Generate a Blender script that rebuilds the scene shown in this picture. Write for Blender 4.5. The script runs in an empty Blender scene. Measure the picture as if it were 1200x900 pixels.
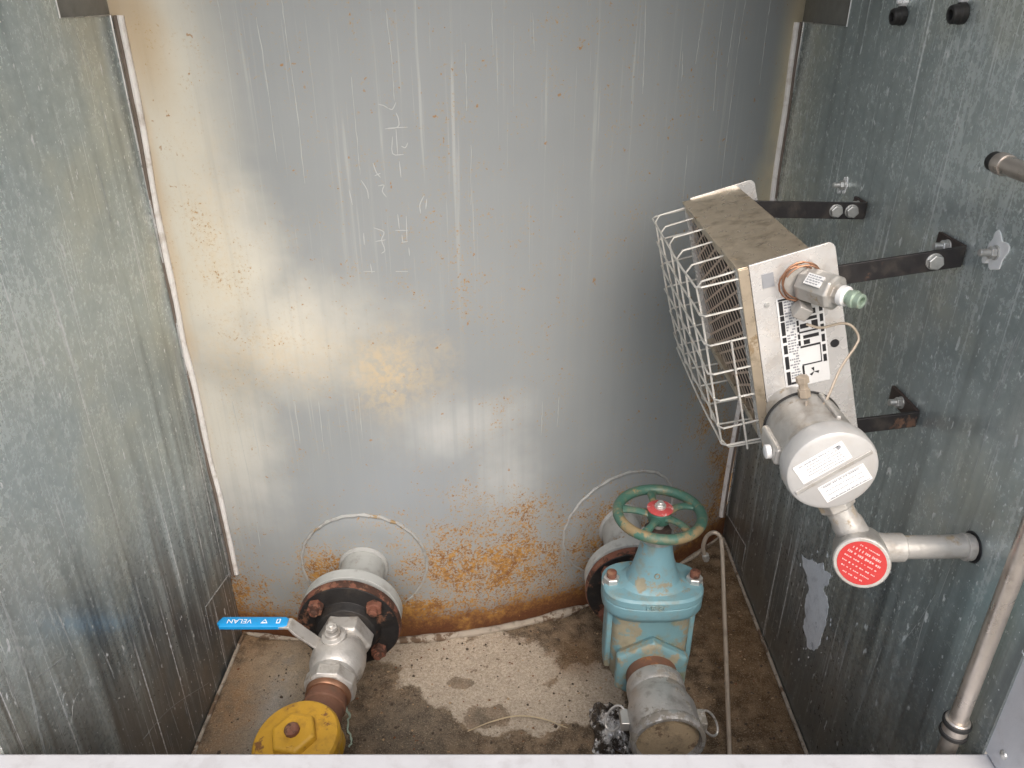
import bpy, bmesh, math, random
from mathutils import Vector, Matrix
random.seed(7)
R = math.radians
scene = bpy.context.scene
COL = scene.collection
# ------------------------------------------------------------------ camera, light, exposure
CAMZ, PITCH, F = 1.27, R(27), 900.0          # metres above enclosure floor, tilt, focal length in photo pixels
cd = bpy.data.cameras.new('camera'); cd.lens = 27.0; cd.sensor_width = 36.0; cd.clip_start = .02; cd.clip_end = 500
cam = bpy.data.objects.new('camera', cd); COL.objects.link(cam)
cam.location = (0, 0, CAMZ); cam.rotation_euler = (R(90) - PITCH, 0, 0)
scene.camera = cam
W = bpy.data.worlds.new('World'); scene.world = W; W.use_nodes = True
SUN_EL, SUN_AZ = R(46), R(170)                # azimuth measured clockwise from +y
wn = W.node_tree; bg = wn.nodes['Background']
sky = wn.nodes.new('ShaderNodeTexSky'); sky.sky_type = 'NISHITA'; sky.sun_disc = False
sky.sun_elevation = SUN_EL; sky.sun_rotation = SUN_AZ; sky.air_density = 1.0; sky.dust_density = 4.0; sky.ozone_density = .6
wn.links.new(sky.outputs[0], bg.inputs[0]); bg.inputs[1].default_value = .15
sl = bpy.data.lights.new('sun', 'SUN'); sl.energy = 1.3; sl.angle = R(55); sl.color = (1, .98, .955)
so = bpy.data.objects.new('sun', sl); COL.objects.link(so)
sd = Vector((math.sin(SUN_AZ) * math.cos(SUN_EL), math.cos(SUN_AZ) * math.cos(SUN_EL), math.sin(SUN_EL)))
so.rotation_euler = sd.to_track_quat('Z', 'Y').to_euler(); so.location = sd * 8
scene.view_settings.view_transform = 'Standard'; scene.view_settings.look = 'None'
scene.view_settings.gamma = 1; scene.view_settings.use_curve_mapping = False
scene.view_settings.exposure = 0.64
scene.cycles.max_bounces = 6; scene.cycles.diffuse_bounces = 4; scene.cycles.glossy_bounces = 3

# ------------------------------------------------------------------ photo pixel -> place
TX, TR, TY = -.34, 1.25, 2.50                  # tank axis and radius
XL, XR, YF = -.60, .555, .61                   # side panels and opening plane
def ray(u, v):
    d = (v - 450) / F
    return Vector(((u - 600) / F, math.cos(PITCH) - d * math.sin(PITCH), -(math.sin(PITCH) + d * math.cos(PITCH))))
C0 = Vector((0, 0, CAMZ))
def on_x(u, v, x): r = ray(u, v); return C0 + r * (x / r.x)
def on_y(u, v, y): r = ray(u, v); return C0 + r * (y / r.y)
def on_z(u, v, z=0.): r = ray(u, v); return C0 + r * ((z - CAMZ) / r.z)
def tank_y(x): return TY - math.sqrt(TR * TR - (x - TX) ** 2)
def on_tank(u, v):
    r = ray(u, v); a = r.x ** 2 + r.y ** 2; b = -2 * (r.x * TX + r.y * TY); c = TX * TX + TY * TY - TR * TR
    t = (-b - math.sqrt(max(0, b * b - 4 * a * c))) / (2 * a)
    return C0 + r * t

# ------------------------------------------------------------------ node helpers
class Mat:
    def __init__(s, name):
        s.m = bpy.data.materials.new(name); s.m.use_nodes = True; s.nt = s.m.node_tree
        s.b = s.nt.nodes['Principled BSDF']; s._p = None; s.cache = {}
    def node(s, t): return s.nt.nodes.new(t)
    def put(s, inp, x):
        if isinstance(x, bpy.types.NodeSocket): s.nt.links.new(x, inp)
        else:
            if hasattr(inp.default_value, '__len__') and not hasattr(x, '__len__'): x = [x] * len(inp.default_value)
            if hasattr(x, '__len__') and len(x) == 3 and len(inp.default_value) == 4: x = (*x, 1)
            inp.default_value = x
    @property
    def pos(s):
        if s._p is None: s._p = s.node('ShaderNodeNewGeometry').outputs['Position']
        return s._p
    def obj(s): return s.node('ShaderNodeTexCoord').outputs['Object']
    def ma(s, op, a, b=0., c=None, clamp=False):
        n = s.node('ShaderNodeMath'); n.operation = op; n.use_clamp = clamp
        s.put(n.inputs[0], a); s.put(n.inputs[1], b)
        if c is not None: s.put(n.inputs[2], c)
        return n.outputs[0]
    def ve(s, op, a, b):
        n = s.node('ShaderNodeVectorMath'); n.operation = op; s.put(n.inputs[0], a); s.put(n.inputs[1], b)
        return n.outputs['Value'] if op == 'LENGTH' else n.outputs[0]
    def xyz(s):
        n = s.node('ShaderNodeSeparateXYZ'); s.put(n.inputs[0], s.pos); return n.outputs
    def noise(s, scale, detail=4, rough=.55, vec=None, mul=None, dist=0.):
        n = s.node('ShaderNodeTexNoise'); v = vec or s.pos
        if mul: v = s.ve('MULTIPLY', v, mul)
        s.put(n.inputs['Vector'], v); n.inputs['Scale'].default_value = scale
        n.inputs['Detail'].default_value = detail; n.inputs['Roughness'].default_value = rough; n.inputs['Distortion'].default_value = dist
        return n.outputs['Fac']
    def voro(s, scale, feature='F1', out='Distance', mul=None):
        n = s.node('ShaderNodeTexVoronoi'); n.feature = feature; v = s.pos
        if mul: v = s.ve('MULTIPLY', v, mul)
        s.put(n.inputs['Vector'], v); n.inputs['Scale'].default_value = scale
        return n.outputs[out]
    def rng(s, x, a, b, c=0., d=1., smooth=True):
        n = s.node('ShaderNodeMapRange'); n.interpolation_type = 'SMOOTHSTEP' if smooth else 'LINEAR'
        s.put(n.inputs[0], x)
        for i, q in enumerate((a, b, c, d)): s.put(n.inputs[i + 1], q)
        return n.outputs[0]
    def mix(s, f, a, b, blend='MIX'):
        n = s.node('ShaderNodeMix'); n.data_type = 'RGBA'; n.blend_type = blend
        s.put(n.inputs[0], f); s.put(n.inputs[6], a); s.put(n.inputs[7], b); return n.outputs[2]
    def blob(s, c, r, wob=.3, ns=6., soft=.6, seed=0.):      # soft-edged stain round c with radii r (three axes; a big radius ignores an axis)
        d = s.ve('SUBTRACT', s.pos, tuple(c)); d = s.ve('DIVIDE', d, tuple(r)); l = s.ve('LENGTH', d, (0, 0, 0))
        if ns not in s.cache: s.cache[ns] = s.noise(ns, 4, .6)
        nz = s.cache[ns]
        l = s.ma('ADD', l, s.ma('MULTIPLY', s.ma('SUBTRACT', nz, .5), wob * 3))
        return s.rng(l, 1 + soft * .5, 1 - soft)
    def mx(s, *a):
        o = a[0]
        for q in a[1:]: o = s.ma('MAXIMUM', o, q)
        return o
    def mul(s, *a):
        o = a[0]
        for q in a[1:]: o = s.ma('MULTIPLY', o, q)
        return o
    def bump(s, h, strength=.3, dist=.002):
        n = s.node('ShaderNodeBump'); n.inputs['Strength'].default_value = strength; n.inputs['Distance'].default_value = dist
        s.put(n.inputs['Height'], h); s.nt.links.new(n.outputs[0], s.b.inputs['Normal'])
    def fin(s, color=None, rough=None, metal=None, spec=None):
        for k, x in (('Base Color', color), ('Roughness', rough), ('Metallic', metal), ('Specular IOR Level', spec)):
            if x is not None: s.put(s.b.inputs[k], x)
        return s.m

def painted(name, col, rough=.45, wear=None, wear_amt=.0, wear_scale=30., metal=0., dirt=.25, dirtcol=(.09, .07, .05), bump=.15):
    m = Mat(name)
    c = m.mix(m.noise(14, 3), tuple(q * .82 for q in col), tuple(min(1, q * 1.12) for q in col))
    if dirt: c = m.mix(m.ma('MULTIPLY', m.rng(m.noise(38, 4, .65), .48, .72), dirt), c, dirtcol)
    r = m.rng(m.noise(60, 2), .3, .7, rough - .08, rough + .12)
    mt = metal
    if wear:
        f = m.rng(m.ma('ADD', m.ma('MULTIPLY', m.noise(wear_scale, 5, .7), .75), m.ma('MULTIPLY', m.noise(wear_scale * .25, 2), .25)), .62 - wear_amt, .68 - wear_amt)
        c = m.mix(f, c, m.mix(m.noise(wear_scale * 3, 2), tuple(q * .6 for q in wear), tuple(q * 1.25 for q in wear)))
        r = m.ma('MAXIMUM', r, m.ma('MULTIPLY', f, .75))
        if metal: mt = m.ma('MULTIPLY', m.ma('SUBTRACT', 1., f), metal)
    m.bump(m.noise(wear_scale * 4, 3, .65), bump, .002)
    return m.fin(c, r, mt)

# ------------------------------------------------------------------ mesh helpers
class MB:
    def __init__(s): s.v = []; s.f = []
    def add(s, vs, fs):
        o = len(s.v); s.v += [Vector(q) for q in vs]; s.f += [tuple(i + o for i in q) for q in fs]; return s
    def box(s, c, size, M=None):
        x, y, z = (q / 2 for q in size); c = Vector(c)
        vs = [Vector((a, b, d)) for a in (-x, x) for b in (-y, y) for d in (-z, z)]
        vs = [c + (M @ q if M else q) for q in vs]
        return s.add(vs, [(0, 1, 3, 2), (4, 6, 7, 5), (0, 4, 5, 1), (2, 3, 7, 6), (0, 2, 6, 4), (1, 5, 7, 3)])
    def lathe(s, prof, p0, ax, seg=40, phase=0., up=None, wob=0.):   # prof: (radius, distance along axis)
        A, U, V = frame(ax, up); p0 = Vector(p0); rings = []; vs = []; fs = []
        for r, t in prof:
            if r < 1e-6: rings.append([len(vs)]); vs.append(p0 + A * t)
            else:
                b = len(vs); rings.append(list(range(b, b + seg)))
                for k in range(seg):
                    q = phase + 2 * math.pi * k / seg; rr = r * (1 + wob * math.sin(3 * q + t * 40) + wob * .7 * math.sin(7 * q + 2))
                    vs.append(p0 + A * t + (U * math.cos(q) + V * math.sin(q)) * rr)
        for a, b in zip(rings, rings[1:]):
            n = max(len(a), len(b))
            if len(a) == len(b) == 1: continue
            for k in range(n):
                k2 = (k + 1) % n
                if len(a) == 1: fs.append((a[0], b[k2], b[k]))
                elif len(b) == 1: fs.append((a[k], a[k2], b[0]))
                else: fs.append((a[k], a[k2], b[k2], b[k]))
        if len(rings[0]) > 1 and not getattr(s, 'open', False): fs.append(tuple(reversed(rings[0])))
        if len(rings[-1]) > 1 and not getattr(s, 'open', False): fs.append(tuple(rings[-1]))
        return s.add(vs, fs)
    def tube(s, pts, r, seg=10, closed=False, cap=True):
        pts = [Vector(p) for p in pts]; n = len(pts); vs = []; fs = []; U = None
        for i, p in enumerate(pts):
            if closed: T = pts[(i + 1) % n] - pts[i - 1]
            else: T = pts[min(i + 1, n - 1)] - pts[max(i - 1, 0)]
            T.normalize()
            if U is None: _, U, _ = frame(T)
            U = (U - T * U.dot(T)).normalized(); V = T.cross(U); rr = r[i] if hasattr(r, '__len__') else r
            vs += [p + (U * math.cos(2 * math.pi * k / seg) + V * math.sin(2 * math.pi * k / seg)) * rr for k in range(seg)]
        for i in range(n if closed else n - 1):
            a = i * seg; b = ((i + 1) % n) * seg
            fs += [(a + k, a + (k + 1) % seg, b + (k + 1) % seg, b + k) for k in range(seg)]
        if not closed and cap: fs += [tuple(reversed(range(seg))), tuple(range((n - 1) * seg, n * seg))]
        return s.add(vs, fs)
    def prism(s, poly, o, U, V, N, t):         # polygon in the (U,V) plane at o, extruded by t along N
        o, U, V, N = (Vector(q) for q in (o, U, V, N)); n = len(poly)
        vs = [o + U * a + V * b for a, b in poly]; vs += [q + N * t for q in vs]
        return s.add(vs, [tuple(reversed(range(n))), tuple(range(n, 2 * n))] + [(k, (k + 1) % n, n + (k + 1) % n, n + k) for k in range(n)])
    def loft(s, rings):
        n = len(rings[0]); vs = [q for r in rings for q in r]; fs = []
        for i in range(len(rings) - 1):
            a = i * n; b = a + n; fs += [(a + k, a + (k + 1) % n, b + (k + 1) % n, b + k) for k in range(n)]
        fs += [tuple(reversed(range(n))), tuple(range(len(vs) - n, len(vs)))]
        return s.add(vs, fs)
    def ribbon(s, pts, w, N, lift=.0006):      # raised flat mark along pts on a surface with normal function N
        pts = [Vector(p) for p in pts]; n = len(pts); vs = []; fs = []
        for i, p in enumerate(pts):
            T = (pts[min(i + 1, n - 1)] - pts[max(i - 1, 0)]).normalized(); nn = N(p); B = nn.cross(T).normalized()
            ww = (w[i] if hasattr(w, '__len__') else w) / 2; e = .35 if i in (0, n - 1) else 1.
            vs += [p - B * ww * e - nn * .0006, p - B * ww * e * .6 + nn * lift, p + B * ww * e * .6 + nn * lift, p + B * ww * e - nn * .0006]
        for i in range(n - 1):
            a = i * 4; b = a + 4; fs += [(a + k, a + k + 1, b + k + 1, b + k) for k in range(3)]
        return s.add(vs, fs)
    def build(s, name, mat, parent=None, bevel=0., angle=35, seg=2, base=True):
        w0 = wloc(parent) if parent else None
        if w0 is None:
            xs = [q.x for q in s.v]; ys = [q.y for q in s.v]; zs = [q.z for q in s.v]
            w0 = Vector(((min(xs) + max(xs)) / 2, (min(ys) + max(ys)) / 2, min(zs))); own = True
        else: own = False
        me = bpy.data.meshes.new(name); me.from_pydata([q - w0 for q in s.v], [], s.f)
        bm = bmesh.new(); bm.from_mesh(me); bmesh.ops.recalc_face_normals(bm, faces=bm.faces); bm.to_mesh(me); bm.free()
        me.materials.append(mat)
        for p in me.polygons: p.use_smooth = True
        me.set_sharp_from_angle(angle=R(angle))
        o = bpy.data.objects.new(name, me); COL.objects.link(o)
        if own: o.location = w0
        if parent: o.parent = parent
        if bevel:
            b = o.modifiers.new('bevel', 'BEVEL'); b.width = bevel; b.segments = seg; b.limit_method = 'ANGLE'; b.angle_limit = R(30); b.harden_normals = True
        return o
def wloc(o):
    v = Vector((0, 0, 0))
    while o: v += o.location; o = o.parent
    return v
def frame(ax, up=None):
    A = Vector(ax).normalized(); up = Vector(up) if up else (Vector((0, 0, 1)) if abs(A.z) < .9 else Vector((0, 1, 0)))
    U = (up - A * up.dot(A)).normalized(); return A, U, A.cross(U)
def smooth(pts, n=8):                          # Catmull-Rom through pts
    P = [Vector(p) for p in pts]; P = [P[0] * 2 - P[1]] + P + [P[-1] * 2 - P[-2]]; out = []
    for i in range(1, len(P) - 2):
        a, b, c, d = P[i - 1:i + 3]
        for k in range(n):
            t = k / n; out.append(.5 * ((2 * b) + (c - a) * t + (2 * a - 5 * b + 4 * c - d) * t * t + (3 * b - a - 3 * c + d) * t ** 3))
    return out + [P[-2]]
def thing(name, label, cat, loc, group=None):
    o = bpy.data.objects.new(name, None); o.empty_display_size = .05; COL.objects.link(o); o.location = loc
    return tag(o, label, cat, group)
def tag(o, label=None, cat=None, group=None, kind=None):
    for k, x in (('label', label), ('category', cat), ('group', group), ('kind', kind)):
        if x: o[k] = x
    return o
def hexbolt(parent, p, ax, af, h, mat, name='bolt', shank=None, shank_len=0., washer=0., phase=.3, shank_mat=None):
    A = Vector(ax).normalized(); p = Vector(p); r = af / math.sqrt(3)
    m = MB(); t = 0.
    if washer: m.lathe([(washer, -.0005), (washer, .0018), (r * .6, .0018)], p, A, 20); t = .0018
    m.lathe([(r, t), (r, t + h * .88), (r * .86, t + h)], p, A, 6, phase)
    o = m.build(name, mat, parent, .0006)
    if shank:
        q = MB().lathe([(shank, t + h * .8), (shank, t + h + shank_len), (shank * .8, t + h + shank_len + .001)], p, A, 14)
        q.build('stud', shank_mat or mat, o)
    return o

# ------------------------------------------------------------------ materials
def mat_tank():
    m = Mat('weathered_grey_tank_paint'); x, y, z = m.xyz()
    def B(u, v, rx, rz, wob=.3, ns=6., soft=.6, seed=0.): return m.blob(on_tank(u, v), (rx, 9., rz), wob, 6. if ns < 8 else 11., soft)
    str1 = m.noise(1, 5, .6, mul=(60, 0, 1.6)); str2 = m.noise(1, 4, .6, mul=(190, 0, 4)); big = m.noise(5, 3)
    c = m.mix(m.noise(3.5, 4), (.235, .254, .262), (.305, .326, .334))
    c = m.mix(m.mul(m.rng(str1, .40, .72), .12), c, (.34, .35, .34))
    c = m.mix(m.mul(B(470, 570, .18, .12, .3, 6, .9), .4), c, (.29, .32, .355))
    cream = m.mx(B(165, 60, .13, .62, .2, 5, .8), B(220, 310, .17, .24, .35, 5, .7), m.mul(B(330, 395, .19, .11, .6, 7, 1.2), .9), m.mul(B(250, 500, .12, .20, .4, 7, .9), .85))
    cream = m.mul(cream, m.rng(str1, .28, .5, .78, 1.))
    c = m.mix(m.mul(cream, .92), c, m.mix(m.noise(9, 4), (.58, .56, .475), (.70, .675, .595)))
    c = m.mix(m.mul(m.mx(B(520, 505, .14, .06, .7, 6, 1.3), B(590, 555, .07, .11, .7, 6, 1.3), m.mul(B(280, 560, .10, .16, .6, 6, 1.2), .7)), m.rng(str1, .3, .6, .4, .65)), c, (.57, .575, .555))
    c = m.mix(m.mul(m.mx(B(460, 435, .09, .08, .8, 9, 1.5), m.mul(B(320, 420, .19, .06, .8, 9, 1.5), .6), m.mul(B(250, 300, .05, .2, .7, 9, 1.3), .5)), m.rng(m.noise(80, 5, .7), .35, .62, .15, .62)), c, (.60, .46, .26))
    c = m.mix(m.mul(m.mx(B(930, 100, .06, .5, .2, 6, .6), B(912, 220, .08, .12, .3, 6, .7)), m.rng(m.noise(12, 4), .3, .6, .55, 1.)), c, (.56, .50, .36))
    c = m.mix(m.mul(m.mx(B(145, 60, .024, .7, .3, 8, .9), B(160, 40, .05, .12, .3, 8, .9)), .65), c, (.50, .36, .20))
    wash = m.mul(m.mx(m.rng(str2, .60, .72), m.mul(m.rng(str1, .58, .70), .9)), m.rng(z, .62, 1.15, .0, .42), m.rng(big, .35, .6, .3, 1.))
    c = m.mix(wash, c, (.54, .56, .55))                                                             # run-off streaks
    low_str = m.mul(m.rng(str2, .54, .70), m.mx(B(330, 500, .22, .10, .3, 6, .9), B(230, 560, .10, .3, .3, 6, .9)), .55)
    c = m.mix(low_str, c, (.42, .43, .42))
    # rust
    fine = m.noise(190, 4, .8); mid = m.noise(20, 4, .6)
    n = m.ma('ADD', m.ma('MULTIPLY', fine, .66), m.ma('ADD', m.ma('MULTIPLY', mid, .20), m.ma('MULTIPLY', big, .14)))
    w = m.mx(m.rng(z, .10, .015, 0, .32), m.mul(m.rng(z, .34, .02), .11),
             m.mul(B(580, 668, .25, .13, .45, 10, 1.2), .165), m.mul(B(700, 635, .15, .15, .4, 10, 1.1), .165),
             m.mul(B(850, 560, .09, .22, .35, 9, 1.), .19), m.mul(B(378, 665, .08, .08, .3, 9, 1.1), .175),
             m.mul(B(278, 700, .06, .16, .3, 9, 1.), .17), m.mul(B(580, 620, .24, .12, .5, 9, 1.2), .13), m.mul(B(830, 470, .06, .16, .3, 9, 1.), .12), m.mul(B(480, 720, .12, .06, .3, 9, 1.), .2))
    s = m.ma('ADD', n, w)
    halo = m.rng(s, .53, .70); core = m.rng(s, .60, .67)
    c = m.mix(m.mul(halo, .55), c, (.46, .32, .13))
    rust = m.mix(m.rng(m.noise(70, 4, .7), .35, .65), (.43, .215, .04), (.19, .075, .018))
    c = m.mix(m.mul(core, .92), c, rust)
    c = m.mix(m.mul(m.rng(m.ma('ADD', z, m.mul(m.ma('SUBTRACT', fine, .5), .10)), .10, .015), m.rng(mid, .22, .52), .95), c, m.mix(fine, (.06, .022, .012), (.15, .052, .018)))
    dots = m.mul(m.rng(m.noise(95, 2, .5), .70, .75), m.rng(mid, .42, .55))
    c = m.mix(m.mul(dots, .8), c, (.32, .17, .06))
    r = m.ma('ADD', m.rng(big, .3, .7, .50, .62), m.mul(halo, .3))
    m.bump(m.ma('ADD', m.mul(m.noise(220, 3), .25), m.mul(core, fine)), .3, .0012)
    return m.fin(c, r, 0., .45)

def mat_galv(name, tone=1., dirt=1., metal=.6):
    m = Mat(name); x, y, z = m.xyz()
    st = m.noise(1, 4, .65, mul=(40, 40, 1.0)); st2 = m.noise(1, 4, .7, mul=(190, 190, 4.)); cl = m.noise(2.6, 3, .6); gr = m.noise(120, 4, .75)
    run = m.noise(1, 3, .6, mul=(105, 105, .8), dist=.15)
    sp_ = m.voro(95, out='Color', mul=(1, 1, .7)); bw = m.node('ShaderNodeRGBToBW'); m.put(bw.inputs[0], sp_)
    k = m.ma('ADD', m.ma('ADD', m.mul(gr, .52), m.mul(bw.outputs[0], .12)), m.ma('ADD', m.mul(st, .12), m.mul(cl, .30)))
    T = lambda *q: tuple(min(.9, e * tone) for e in q)
    c = m.mix(m.rng(k, .40, .76), T(.315, .362, .358), T(.545, .598, .590))
    c = m.mix(m.mul(m.rng(m.noise(4, 3, .6, vec=m.ve('ADD', m.pos, (3, 5, 1))), .48, .64), .45), c, T(.50, .505, .42))
    dk = m.mul(m.rng(m.ma('ADD', m.mul(st, .5), m.mul(cl, .5)), .48, .36), .45)
    c = m.mix(dk, c, T(.17, .185, .18))
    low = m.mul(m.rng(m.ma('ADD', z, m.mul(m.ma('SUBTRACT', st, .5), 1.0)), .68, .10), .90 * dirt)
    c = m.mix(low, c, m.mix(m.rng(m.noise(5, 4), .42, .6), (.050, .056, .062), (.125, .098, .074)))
    sp = m.mx(m.noise(75, 2, .6, mul=(1, 1, .45)), m.noise(170, 2, .5, mul=(1, 1, .6)))
    up = m.rng(m.noise(2.4, 2), .38, .55)
    wh = m.mx(m.mul(m.rng(st2, .58, .70), m.rng(cl, .40, .58), .8), m.mul(m.rng(st, .62, .76), .5), m.mul(m.rng(sp, .68, .73), .9), m.mul(m.rng(run, .635, .675), up))
    wh = m.mul(wh, m.rng(gr, .35, .6, .35, .95))
    c = m.mix(wh, c, T(.74, .77, .765))
    r = m.ma('ADD', m.rng(k, .35, .8, .20, .34), m.mul(wh, .4)); r = m.ma('ADD', r, m.mul(low, .08))
    mt = m.ma('SUBTRACT', metal, m.mul(wh, metal * .9))
    m.bump(m.ma('ADD', m.noise(9, 2), m.mul(gr, .05)), .10, .004)
    return m.fin(c, r, mt)

def mat_floor():
    m = Mat('dirty_sandy_floor'); x, y, z = m.xyz()
    def B(u, v, rx, ry, wob=.3, ns=9., soft=.5, seed=0.): return m.blob(on_z(u, v), (rx, ry, 9.), wob, ns, soft, seed)
    g = m.noise(180, 5, .75); md = m.noise(28, 6, .65)
    c = m.mix(m.rng(md, .35, .68), (.065, .045, .028), (.26, .185, .12))
    c = m.mix(m.mul(m.mx(B(330, 800, .14, .10, .25, 9, .8, 1), B(300, 860, .10, .12, .3, 9, .8, 2)), .8), c, m.mix(md, (.20, .175, .14), (.40, .35, .28)))
    c = m.mix(m.mul(B(325, 810, .035, .13, .3, 12, .9, 3), .7), c, (.32, .32, .31))
    c = m.mix(m.mul(B(480, 860, .12, .10, .3, 12, .7, 21), .65), c, (.115, .10, .08))
    sand = m.mx(B(560, 785, .17, .11, .40, 15, .22, 4), B(600, 825, .13, .075, .45, 17, .22, 5), B(540, 768, .21, .055, .35, 15, .3, 6), B(690, 812, .075, .08, .4, 15, .22, 15))
    holes = m.mx(B(570, 842, .05, .03, .6, 22, .3, 7), B(650, 752, .045, .025, .6, 22, .3, 8), m.rng(m.noise(44, 6, .65), .60, .66), B(540, 800, .03, .02, .7, 25, .4, 17))
    edge = m.ma('ADD', m.mul(m.noise(60, 5, .7), .5), m.mul(m.noise(200, 3, .7), .5))
    sand = m.rng(m.ma('ADD', sand, m.mul(m.ma('SUBTRACT', edge, .5), 1.6)), .24, .74)
    holes = m.mx(m.rng(m.ma('ADD', holes, m.mul(m.ma('SUBTRACT', edge, .5), 1.8)), .40, .75), m.mul(m.rng(m.noise(90, 4, .7), .57, .66), .6))
    sand = m.mul(sand, m.ma('SUBTRACT', 1., m.mul(holes, .8)))
    c = m.mix(m.mul(m.mx(B(590, 800, .30, .17, .35, 9, 1.2), B(440, 770, .10, .1, .4, 9, 1.)), m.rng(edge, .40, .62, .1, .75)), c, (.30, .245, .185))
    c = m.mix(m.mul(sand, .92), c, m.mix(m.rng(g, .3, .7), (.34, .285, .22), (.62, .54, .445)))
    c = m.mix(m.mul(m.mx(B(680, 770, .06, .06, .4, 12, .8, 9), B(870, 760, .10, .30, .3, 8, .9, 10)), .55), c, m.mix(md, (.10, .055, .022), (.24, .14, .065)))
    c = m.mix(m.mul(B(285, 800, .06, .22, .4, 9, .9), m.rng(md, .35, .6, .3, .8)), c, (.30, .18, .09))
    c = m.mix(m.mul(B(345, 775, .12, .08, .4, 9, .9), m.rng(md, .35, .6, .3, .9)), c, m.mix(g, (.24, .18, .12), (.52, .43, .32)))
    g2 = m.noise(420, 3, .7)
    c = m.mix(m.mul(m.rng(g2, .52, .70), .45), c, (.55, .47, .36)); c = m.mix(m.mul(m.rng(g2, .46, .32), .5), c, (.045, .034, .024))
    c = m.mix(m.rng(m.noise(120, 4, .7), .34, .30), c, (.03, .024, .018))
    m.bump(m.ma('ADD', m.ma('ADD', m.mul(g, .5), m.mul(g2, .25)), m.mul(md, 1.)), .7, .006)
    return m.fin(c, .93, 0., .25)

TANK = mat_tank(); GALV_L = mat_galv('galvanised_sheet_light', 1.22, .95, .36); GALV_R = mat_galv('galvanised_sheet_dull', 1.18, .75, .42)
FLOOR = mat_floor()
TAB = painted('brown_grey_primed_steel', (.20, .195, .175), .5, dirt=.2)
WHITE = painted('white_door_frame_paint', (.54, .54, .555), .45, dirt=.35, dirtcol=(.36, .34, .34))
DARK2 = painted('brown_gap_shadow', (.15, .12, .10), .8, dirt=.4)  # shadow colour for the gap beside the sealing bead
BEAD = painted('pale_sealant', (.74, .72, .70), .35, dirt=.45, dirtcol=(.25, .18, .12))
CAULK = painted('dirty_cream_sealant', (.40, .35, .29), .75, (.15, .10, .065), .11, 26, dirt=.6, bump=.5)
EDGE = painted('bright_sheet_edge', (.62, .63, .63), .33, metal=.75, dirt=.3)
GREYP = painted('grey_nozzle_paint', (.40, .41, .395), .5, (.28, .15, .06), .03, 30, dirt=.35)
WELD = painted('pale_weld_bead', (.36, .365, .355), .5, (.30, .21, .11), .05, 30, dirt=.4)
RUSTF = painted('rusty_black_flange', (.012, .011, .011), .55, (.16, .075, .045), .05, 18, dirt=.2, bump=.5)
RUST = painted('red_brown_rust', (.17, .065, .04), .8, (.06, .026, .016), .13, 40, dirt=.6, dirtcol=(.28, .17, .10), bump=.8)
RUSTP = painted('rusty_pipe', (.16, .075, .045), .72, (.28, .12, .05), .05, 40, dirt=.5, bump=.5)
STEEL = painted('cast_stainless', (.58, .56, .53), .42, (.30, .25, .20), .02, 40, metal=.55, dirt=.5, dirtcol=(.22, .17, .12), bump=.4)
STEELB = painted('brushed_stainless', (.62, .61, .59), .26, metal=.95, dirt=.12)
BLUEG = painted('blue_vinyl_grip', (.012, .30, .68), .38, dirt=.08)
MARK = painted('white_print', (.85, .87, .88), .5, dirt=0)
YEL = painted('yellow_cast_paint', (.52, .29, .025), .5, (.20, .09, .03), .035, 34, dirt=.65, dirtcol=(.24, .12, .02), bump=.5)
TEAL = painted('light_blue_valve_paint', (.15, .275, .305), .45, (.28, .255, .18), .13, 18, dirt=.85, dirtcol=(.21, .20, .12), bump=.4)
TEALF = painted('clean_blue_valve_paint', (.165, .31, .355), .44, (.27, .25, .18), .07, 20, dirt=.7, dirtcol=(.2, .22, .18), bump=.35)
GREEN = painted('worn_green_wheel_paint', (.05, .13, .098), .48, (.25, .19, .10), .105, 20, dirt=.5, dirtcol=(.22, .17, .09), bump=.35)
REDP = painted('faded_red_disc', (.48, .07, .07), .5, (.62, .45, .42), .08, 50, dirt=.3)
ZINC = painted('zinc_plated', (.62, .62, .60), .36, (.30, .16, .08), .0, 60, metal=.7, dirt=.3)
ALU = painted('dull_cast_aluminium', (.50, .49, .475), .45, (.24, .22, .19), .09, 20, metal=.65, dirt=.4, bump=.3)
DIRTEND = painted('tan_dirt_crust', (.36, .28, .18), .85, (.16, .11, .07), .05, 40, dirt=.7, bump=.9)
SILV = painted('silver_grey_enamel', (.50, .485, .455), .36, (.33, .27, .19), .05, 26, metal=.4, dirt=.45, dirtcol=(.26, .20, .14), bump=.3)
LIDM = painted('pale_grey_enamel', (.50, .495, .48), .38, metal=.15, dirt=.18, dirtcol=(.4, .33, .25))
TOPB = painted('warm_brown_steel', (.60, .51, .39), .34, (.26, .19, .11), .03, 30, metal=.7, dirt=.55, dirtcol=(.2, .15, .09))  # warm brown base colour for the heater top plate and face trim
ENDP = painted('stainless_end_panel', (.72, .71, .69), .24, metal=.4, dirt=.3, dirtcol=(.5, .40, .30), bump=.06)
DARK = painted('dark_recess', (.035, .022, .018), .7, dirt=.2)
SCREEN = painted('dark_brown_screen', (.72, .58, .47), .45, metal=.2, dirt=.2)
WIRE = painted('zinc_guard_wire', (.66, .65, .61), .36, (.34, .25, .16), .0, 60, metal=.5, dirt=.4)
BLACK = painted('black_arm_paint', (.022, .02, .021), .42, (.15, .085, .055), .015, 30, dirt=.45, dirtcol=(.10, .085, .07))
RUSTA = painted('rust_edged_black_steel', (.05, .035, .03), .6, (.22, .10, .06), .02, 40, dirt=.2)
RUBBER = painted('black_rubber', (.015, .015, .015), .55, dirt=.1)
SILI = painted('white_sealant_smear', (.85, .86, .86), .5, dirt=.2, dirtcol=(.4, .4, .38))
LABEL = painted('white_label', (.80, .80, .79), .45, dirt=.06)
INK = painted('black_ink', (.02, .02, .022), .5, dirt=0)
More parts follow.
